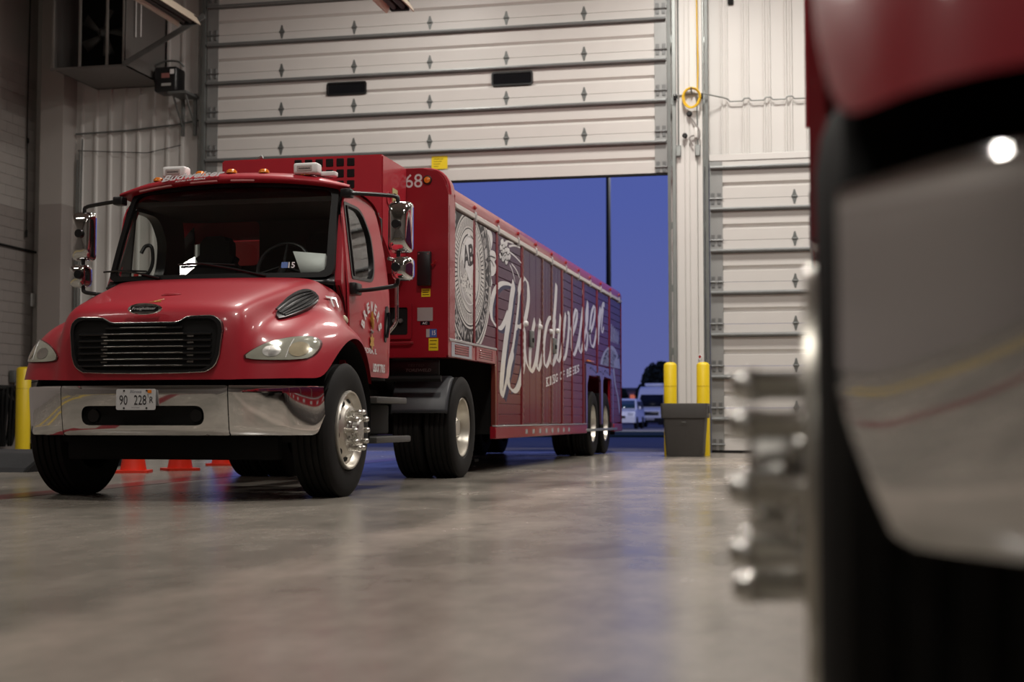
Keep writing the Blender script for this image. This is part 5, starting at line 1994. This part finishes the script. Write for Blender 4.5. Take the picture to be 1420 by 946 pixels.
# ------------------------------------------------------------------ left corner
conduit_run('conduit', [(-14.09, 24.90, 6.10), (-13.0, 24.93, 6.13), (-12.0, 24.93, 6.20), (-11.42, 24.88, 6.27)], 'long grey conduit crossing the dark siding below the fan housing', .018, GALVD)
conduit_run('conduit', [(-14.05, 24.92, 5.78), (-12.6, 24.92, 5.68), (-11.9, 24.92, 5.80)], 'thin loose cable sagging across the dark siding', .008, BLACKM)
for k, x_ in enumerate((-14.06, -14.01, -13.955)):
    conduit_run('conduit', [(x_, 24.90, .3), (x_, 24.90, 3.2 + .9 * k), (x_ + .01, 24.90, 5.6 + .2 * k)], ('shortest vertical pipe, against the corner column', 'middle vertical pipe of the three beside the corner column', 'tallest vertical pipe, nearest the ribbed siding in the corner')[k], .014, GALVD, 'corner pipe trio')
sw_ = thing('light_switch', (-14.98, 24.93, 2.89), 'small white switch box on the dark block wall by the corner', 'switch')
MB().box(0, .05, -.07, .07, -.13, .13, .015).build('housing', WPLAS, sw_)
MB().box(.05, .06, -.025, .025, -.05, .05, .005).build('toggle', WPLAS, sw_)
rp_ = thing('pull_rope', (-14.93, 24.60, 5.0), 'thin dark pull rope hanging down the block wall', 'rope')
MB().tube([(0, 0, 4.8), (-.01, -.02, 1.5), (0, 0, -.9)], .010, 6).build('rope', BLACKM, rp_)
MB().tube([(0, 0, -.78), (0, 0, -.92)], .022, 8).build('knot', BLACKM, rp_)
MB().tube([(0, 0, 1.0), (0, 0, .90)], .02, 8).build('knot', BLACKM, rp_)
conduit_run('wall_pipe', [(-14.96, 22.6, 3.86), (-14.96, 25.0, 3.83)], 'horizontal dark pipe on the block wall', .022, BLACKM, 'wall pipes')
hk = thing('cable_bundle', (-14.8, 23.65, .55), 'black cables and hoses hanging in loops on the wall beside the bollard', 'cable')
rnd = random.Random(9)
for k in range(6):
    y0, dz = -.25 + .10 * k, rnd.uniform(.5, .62)
    pts = crom([(.03 * k, y0, .62), (.05 + .02 * k, y0 - .06, .2), (.06, y0 + rnd.uniform(-.05, .05), -.42), (.04, y0 + .10, -.3), (.02 * k, y0 + .12, .2), (.03, y0 + .05, .62)], 5)
    MB().tube(pts, .028, 6).build('cable', BLACKM, hk)
MB().box(-.15, .10, -.35, .40, .58, .66, .02).build('hanger', BLACK, hk)
MB().tube([(.1, .3, .62), (.2, .5, .70), (.3, .75, .75)], .015, 6).build('cable_end', BLACKM, hk)
MB().box(-.17, -.05, .50, .72, .72, .95, .02).build('plug_box', GALVD, hk)
rm = thing('floor_ramp', (-8.62, 14.25, 0), 'low black ramp platform lying on the floor near the solitary bollard', 'ramp')
m = MB()
m.prism([(0, 0), (.06, .05), (.42, .19), (.48, .205), (2.2, .205), (2.2, 0)], 'x', -3.2, -.02)
m.build('deck', mat('ramp_dark', (.03, .032, .035, 1), .6, 0, 0, var=.3, scale=20), rm, smooth=0)
m = MB()
m.prism([(0.02, 0), (.10, .05), (.45, .20), (.50, .215), (2.2, .215), (2.2, 0)], 'x', -.02, .02)
m.build('edge_strip', BLACKM, rm, smooth=0)

# fan housing high in the corner
fh = thing('fan_housing', (-12.97, 23.3, 6.97), 'dark boxy fan housing with dividers mounted high in the left corner', 'fan')
m = MB()
m.box(-.72, .72, .04, 1.68, 0, .02)
m.box(-.72, .72, .04, 1.68, 2.4, 2.42)
m.box(-.72, -.70, .0, 1.68, 0, 2.42)
m.box(.70, .72, .0, 1.68, 0, 2.42)
m.box(-.72, .72, 1.62, 1.68, 0, 2.42)
m.build('casing', CASE, fh, smooth=0)
MB().box(-.70, .70, .9, .92, .02, 2.4).build('baffle', BLACKM, fh, smooth=0)
for x_ in (-.70, -.17, .37, .70):
    MB().box(x_ - .02, x_ + .02, -.01, .04, 0, 2.42, .004, 1).build('divider', mat('divider_grey', (.26, .25, .23, 1), .5, .3), fh)
MB().box(-.74, .74, -.02, .03, -.03, .015, .004, 1).build('sill', CASE, fh)
fm = MB().lathe([(.09, .42), (.09, .5), (.04, .54), (0, .54)], 'y', (.05, 0, .75), 16, caps=False).build('fan_hub', GALVD, fh)
for k in range(5):
    a = 2 * pi * k / 5
    m = MB()
    m.raw([(.05 + .07 * cos(a), .44, .75 + .07 * sin(a)), (.05 + .45 * cos(a - .25), .40, .75 + .45 * sin(a - .25)), (.05 + .47 * cos(a + .2), .48, .75 + .47 * sin(a + .2)), (.05 + .08 * cos(a + .8), .50, .75 + .08 * sin(a + .8))], [(0, 1, 2, 3)])
    m.build('fan_blade', mat('fan_grey', (.07, .07, .065, 1), .5, .4), fm, solid=.006)
for x_ in (.76, .86):
    MB().tube([(x_, .35, .6), (x_, .35, 2.9)], .012, 6).build('hanger_rod', WPLAS, fh)

# radiant tube heaters under the ceiling
def tube_heater(loc, L, label, strut=False):
    t = thing('tube_heater', loc, label, 'heater', 'radiant tube heaters')
    MB().prism([(-.22, 0), (-.20, .0), (-.10, .17), (.10, .17), (.20, 0), (.22, 0), (.115, .19), (-.115, .19)], 'y', -L, 0).build('reflector', CREAM, t, smooth=0)
    for x_ in (-.07, .07):
        MB().tube([(x_, -L, .07), (x_, -.05, .07)], .05, 12).build('burner_tube', mat('tube_dark', (.05, .035, .03, 1), .5, .5), t)
    MB().box(-.14, .14, -.10, .02, .02, .17, .01).build('end_cap', BLACKM, t)
    MB().tube([(0, -L * .4, .19), (0, -L * .4, 2.6)], .008, 6).build('hanger_wire', GALVD, t)
    return t


tube_heater((-10.85, 23.0, 7.52), 6.5, 'long cream tube heater hanging beside the fan housing')
tube_heater((-6.06, 20.0, 6.62), 5.0, 'tube heater end hanging in front of the raised door', True)
br = tag(MB().box(-.05, .05, -.015, .015, 0, 1.75, .004, 1).build('support_strut', GALVD, None, (-12.24, 23.25, 6.97)), 'diagonal grey support strut rising from the fan housing to the tube heater', 'strut')
br.rotation_euler = (0, radians(63), 0)

# door operator motor on its bracket
op_ = thing('door_operator', (-11.90, 24.50, 6.95), 'black door motor with red label on a wall bracket beside the raised door', 'motor')
MB().box(-.26, .20, -.22, .18, -.26, .22, .05, 3).build('housing', BLACK, op_)
MB().tube([(-.29, -.02, .05), (-.20, -.02, .05)], .16, 18).build('flywheel', BLACKM, op_)
MB().box(-.10, .06, -.226, -.22, .0, .09).build('red_label', mat('label_red', (.30, .12, .11, 1), .5), op_, smooth=0)
MB().box(.07, .15, -.226, -.22, .07, .16).build('white_label', WPLAS, op_, smooth=0)
MB().box(-.10, .09, -.226, -.22, -.15, -.10).build('white_label', mat('label_grey', (.4, .4, .38, 1), .5), op_, smooth=0)
MB().tube(crom([(-.30, -.05, .30), (-.1, -.05, .36), (.15, -.05, .34), (.25, 0, .25)], 4), .02, 6).build('cord_loop', GALVD, op_)
for x_ in (.08, .33):
    MB().box(x_ - .03, x_ + .03, .30, .36, -1.0, -.20, .005, 1).build('bracket_leg', GALVD, op_)
    MB().tube([(x_, -.15, -.24), (x_, .30, -.80)], .022, 6).build('bracket_brace', GALVD, op_)
MB().box(.02, .40, -.22, .34, -.30, -.25, .006, 1).build('bracket_shelf', GALVD, op_)

# ------------------------------------------------------------------ outside at dusk
lp = thing('light_pole', (-8.86, 60, 0), 'tall dark light pole standing in the parking lot beyond the trailer', 'light pole')
MB().tube([(0, 0, 0), (0, 0, 13.2)], [.13, .09], 12).build('pole', BLACKM, lp)
MB().tube([(0, 0, 13.0), (0, 0, 13.2), (.3, .0, 13.35), (1.2, 0, 13.4)], .05, 8).build('arm', BLACKM, lp)
MB().box(.9, 1.7, -.2, .2, 13.33, 13.5, .04).build('lamp_head', BLACKM, lp)  # unseen head added above the visible part of the pole
ld = bpy.data.lights.new('lot_fill_light', 'SPOT')  # added fill spot, out of view, brightening the van and lot
ld.energy, ld.color, ld.spot_size, ld.spot_blend, ld.shadow_soft_size = 9000, (.95, .93, 1), radians(140), .4, .25
lo = bpy.data.objects.new('lot_fill_light', ld)
COL.objects.link(lo)
lo.location = (-7.6, 60, 13.25)
lo.rotation_euler = (radians(50), 0, 0)
VW = mat('vehicle_white', (.78, .79, .82, 1), .35, 0, .5)


def van(x, y, label):
    v = thing('cargo_van', (x, y, 0), label, 'van')
    # side outline (y back, z up) widened over x with tumblehome
    prof = [(0, .35), (-.05, .75), (.05, 1.12), (.55, 1.30), (1.25, 2.15), (1.6, 2.55), (2.0, 2.68), (5.8, 2.70), (5.9, 2.5), (5.95, .40)]
    m = MB()
    rows = []
    for (x_, f_) in ((-1.0, .96), (-.95, .995), (-.6, 1.0), (.6, 1.0), (.95, .995), (1.0, .96)):
        rows.append([(x_ * (1 - .10 * max(0, (z - 1.2)) / 1.5), yy, .35 + (z - .35) * f_) for yy, z in prof])
    m.grid(rows)
    for r_ in (rows[0], rows[-1]):
        m.raw(r_, [tuple(range(len(r_)))])
    m.build('body', VW, v, smooth=25)
    m = MB()
    m.raw([(-.82, .52, 1.36), (.82, .52, 1.36), (.74, 1.18, 2.13), (-.74, 1.18, 2.13)], [(0, 1, 2, 3)])
    for q in m.bm.verts:
        q.co.y -= .03
    m.build('windshield', mat('far_glass', (.006, .007, .009, 1), .4, spec=.2), v, solid=.02)
    MB().box(-.55, .55, -.08, .02, .78, 1.02, .02).build('grille', BLACK, v)
    MB().box(-.98, .98, -.10, .25, .30, .62, .05).build('bumper', BLACKM, v)
    MB().box(-.28, .28, -.115, -.10, .48, .60).build('plate', GREYV, v, smooth=0)
    MB().box(-.62, .62, 2.2, 4.2, 2.70, 2.92, .08).build('roof_unit', VW, v)
    for s in (-1, 1):
        MB().box(s * .78 - .15, s * .78 + .15, -.04, .12, .80, 1.08, .05).build('headlight', mat('far_headlight', (.6, .62, .66, 1), .2), v)
        MB().box(s * 1.12 - .08, s * 1.12 + .08, 1.0, 1.12, 1.32, 1.65, .03).build('mirror', BLACK, v)
        for yy in (.95, 4.7):
            MB().lathe([(.20, -.12), (.35, -.11), (.35, .11), (.20, .12)], 'x', (s * .88, yy, .35), 20).build('wheel', RUBBER, v)


def suv(x, y, rz, label):
    v = thing('small_suv', (x, y, 0), label, 'car', None, rz)
    prof = [(0, .35), (-.02, .70), (.10, .98), (1.05, 1.12), (1.75, 1.62), (2.2, 1.72), (3.9, 1.70), (4.35, 1.12), (4.42, .40)]
    m = MB()
    rows = []
    for (x_, f_) in ((-.90, .95), (-.86, .99), (-.5, 1.0), (.5, 1.0), (.86, .99), (.90, .95)):
        rows.append([(x_ * (1 - .18 * max(0, (z - 1.0)) / .7), yy, .35 + (z - .35) * f_) for yy, z in prof])
    m.grid(rows)
    for r_ in (rows[0], rows[-1]):
        m.raw(r_, [tuple(range(len(r_)))])
    m.build('body', VW, v, smooth=25)
    m = MB()
    m.raw([(-.76, 1.10, 1.15), (.76, 1.10, 1.15), (.66, 1.70, 1.60), (-.66, 1.70, 1.60)], [(0, 1, 2, 3)])
    for q in m.bm.verts:
        q.co.y -= .03
        q.co.z += .01
    m.build('windshield', mat('teal_glass', (.012, .04, .045, 1), .08, 0, .5), v, solid=.02)
    for s in (-1, 1):
        for (a, b) in ((1.55, 2.35), (2.45, 3.2), (3.3, 3.9)):
            m = MB()
            k = 1 if a > 1.6 else 0
            m.raw([(s * .885, a, 1.15), (s * .885, b, 1.15), (s * .80, b - .03, 1.56), (s * .80, a + (.05 if k else .5), 1.56)], [(0, 1, 2, 3)])
            m.build('side_window', mat('far_glass', (.006, .007, .009, 1), .4, spec=.2), v, solid=.02)
        MB().box(s * .98 - .07, s * .98 + .07, 1.45, 1.55, 1.10, 1.26, .03).build('mirror', VW, v)
        MB().box(s * .64 - .16, s * .64 + .16, -.03, .1, .74, .93, .04).build('headlight', mat('far_headlight', (.6, .62, .66, 1), .2), v)
        for yy in (.85, 3.45):
            MB().lathe([(.18, -.10), (.34, -.09), (.34, .09), (.18, .10)], 'x', (s * .84, yy, .34), 20).build('wheel', RUBBER, v)
    MB().box(-.35, .35, -.035, .0, .58, .74, .02).build('grille', BLACK, v)


van(-10.9, 92, 'white high-roof van parked outside, facing the hall')
suv(-11.1, 79, 0, 'small white SUV parked outside beside the trailer tail')


def tree(x, y, h, r, seed, label):
    t = thing('tree', (x, y, 0), label, 'tree', 'trees beyond the parking lot')
    rnd = random.Random(seed)
    MB().tube([(0, 0, 0), (.1, 0, h * .35), (.0, .1, h * .75)], [.28, .2, .08], 8).build('trunk', BARK, t)
    m = MB()
    for k in range(5):
        a = rnd.uniform(0, 2 * pi)
        m.tube([(0, 0, h * rnd.uniform(.3, .5)), (r * .6 * cos(a), r * .6 * sin(a), h * rnd.uniform(.6, .85))], [.08, .03], 6)
    m.build('branch', BARK, t)
    m = MB()
    for k in range(2600):
        while True:
            p = Vector((rnd.uniform(-1, 1), rnd.uniform(-1, 1), rnd.uniform(-1, 1)))
            if p.length < 1 and rnd.random() < .3 + .7 * p.length:
                break
        c = Vector((p.x * r, p.y * r, h * .66 + p.z * h * .36))
        d1 = Vector((rnd.uniform(-1, 1), rnd.uniform(-1, 1), rnd.uniform(-1, 1))).normalized() * .22
        d2 = Vector((rnd.uniform(-1, 1), rnd.uniform(-1, 1), rnd.uniform(-1, 1))).normalized() * .16
        m.raw([c - d1, c + d2, c + d1, c - d2], [(0, 1, 2, 3)])
    m.build('crown', LEAF, t, smooth=0, normals=False)['kind'] = 'stuff'


tree(-14.2, 128, 5.6, 1.75, 1, 'tall dark tree behind the white van, largest of the three')
tree(-16.6, 136, 3.9, .9, 2, 'low dark tree between the trailer tail and the van roof')
tree(-19.2, 133, 3.7, 1.3, 3, 'dark reddish tree just beside the trailer tail')
bd = thing('warehouse', (-21.0, 145, 0), 'low far warehouse with a reddish lit end, behind the parked vehicles', 'building')
MB().box(-8, 5, 0, 10, 0, 3.4).build('wall', mat('far_grey', (.20, .19, .21, 1), .8), bd, smooth=0)
MB().box(-8.2, 5.2, -.2, 10.2, 3.4, 3.7).build('roof', mat('far_roof', (.12, .11, .13, 1), .8), bd, smooth=0)
MB().box(1.8, 4.6, -.3, 0, 1.6, 3.0).build('lit_sign', mat('sign_orange', (.75, .18, .09, 1), .5, emit=.5), bd, smooth=0)
for k in range(4):
    MB().box(-7 + 2.1 * k, -5.6 + 2.1 * k, -.06, 0, .2, 2.6).build('dock_door', mat('far_dock', (.3, .3, .33, 1), .7), bd, smooth=0)
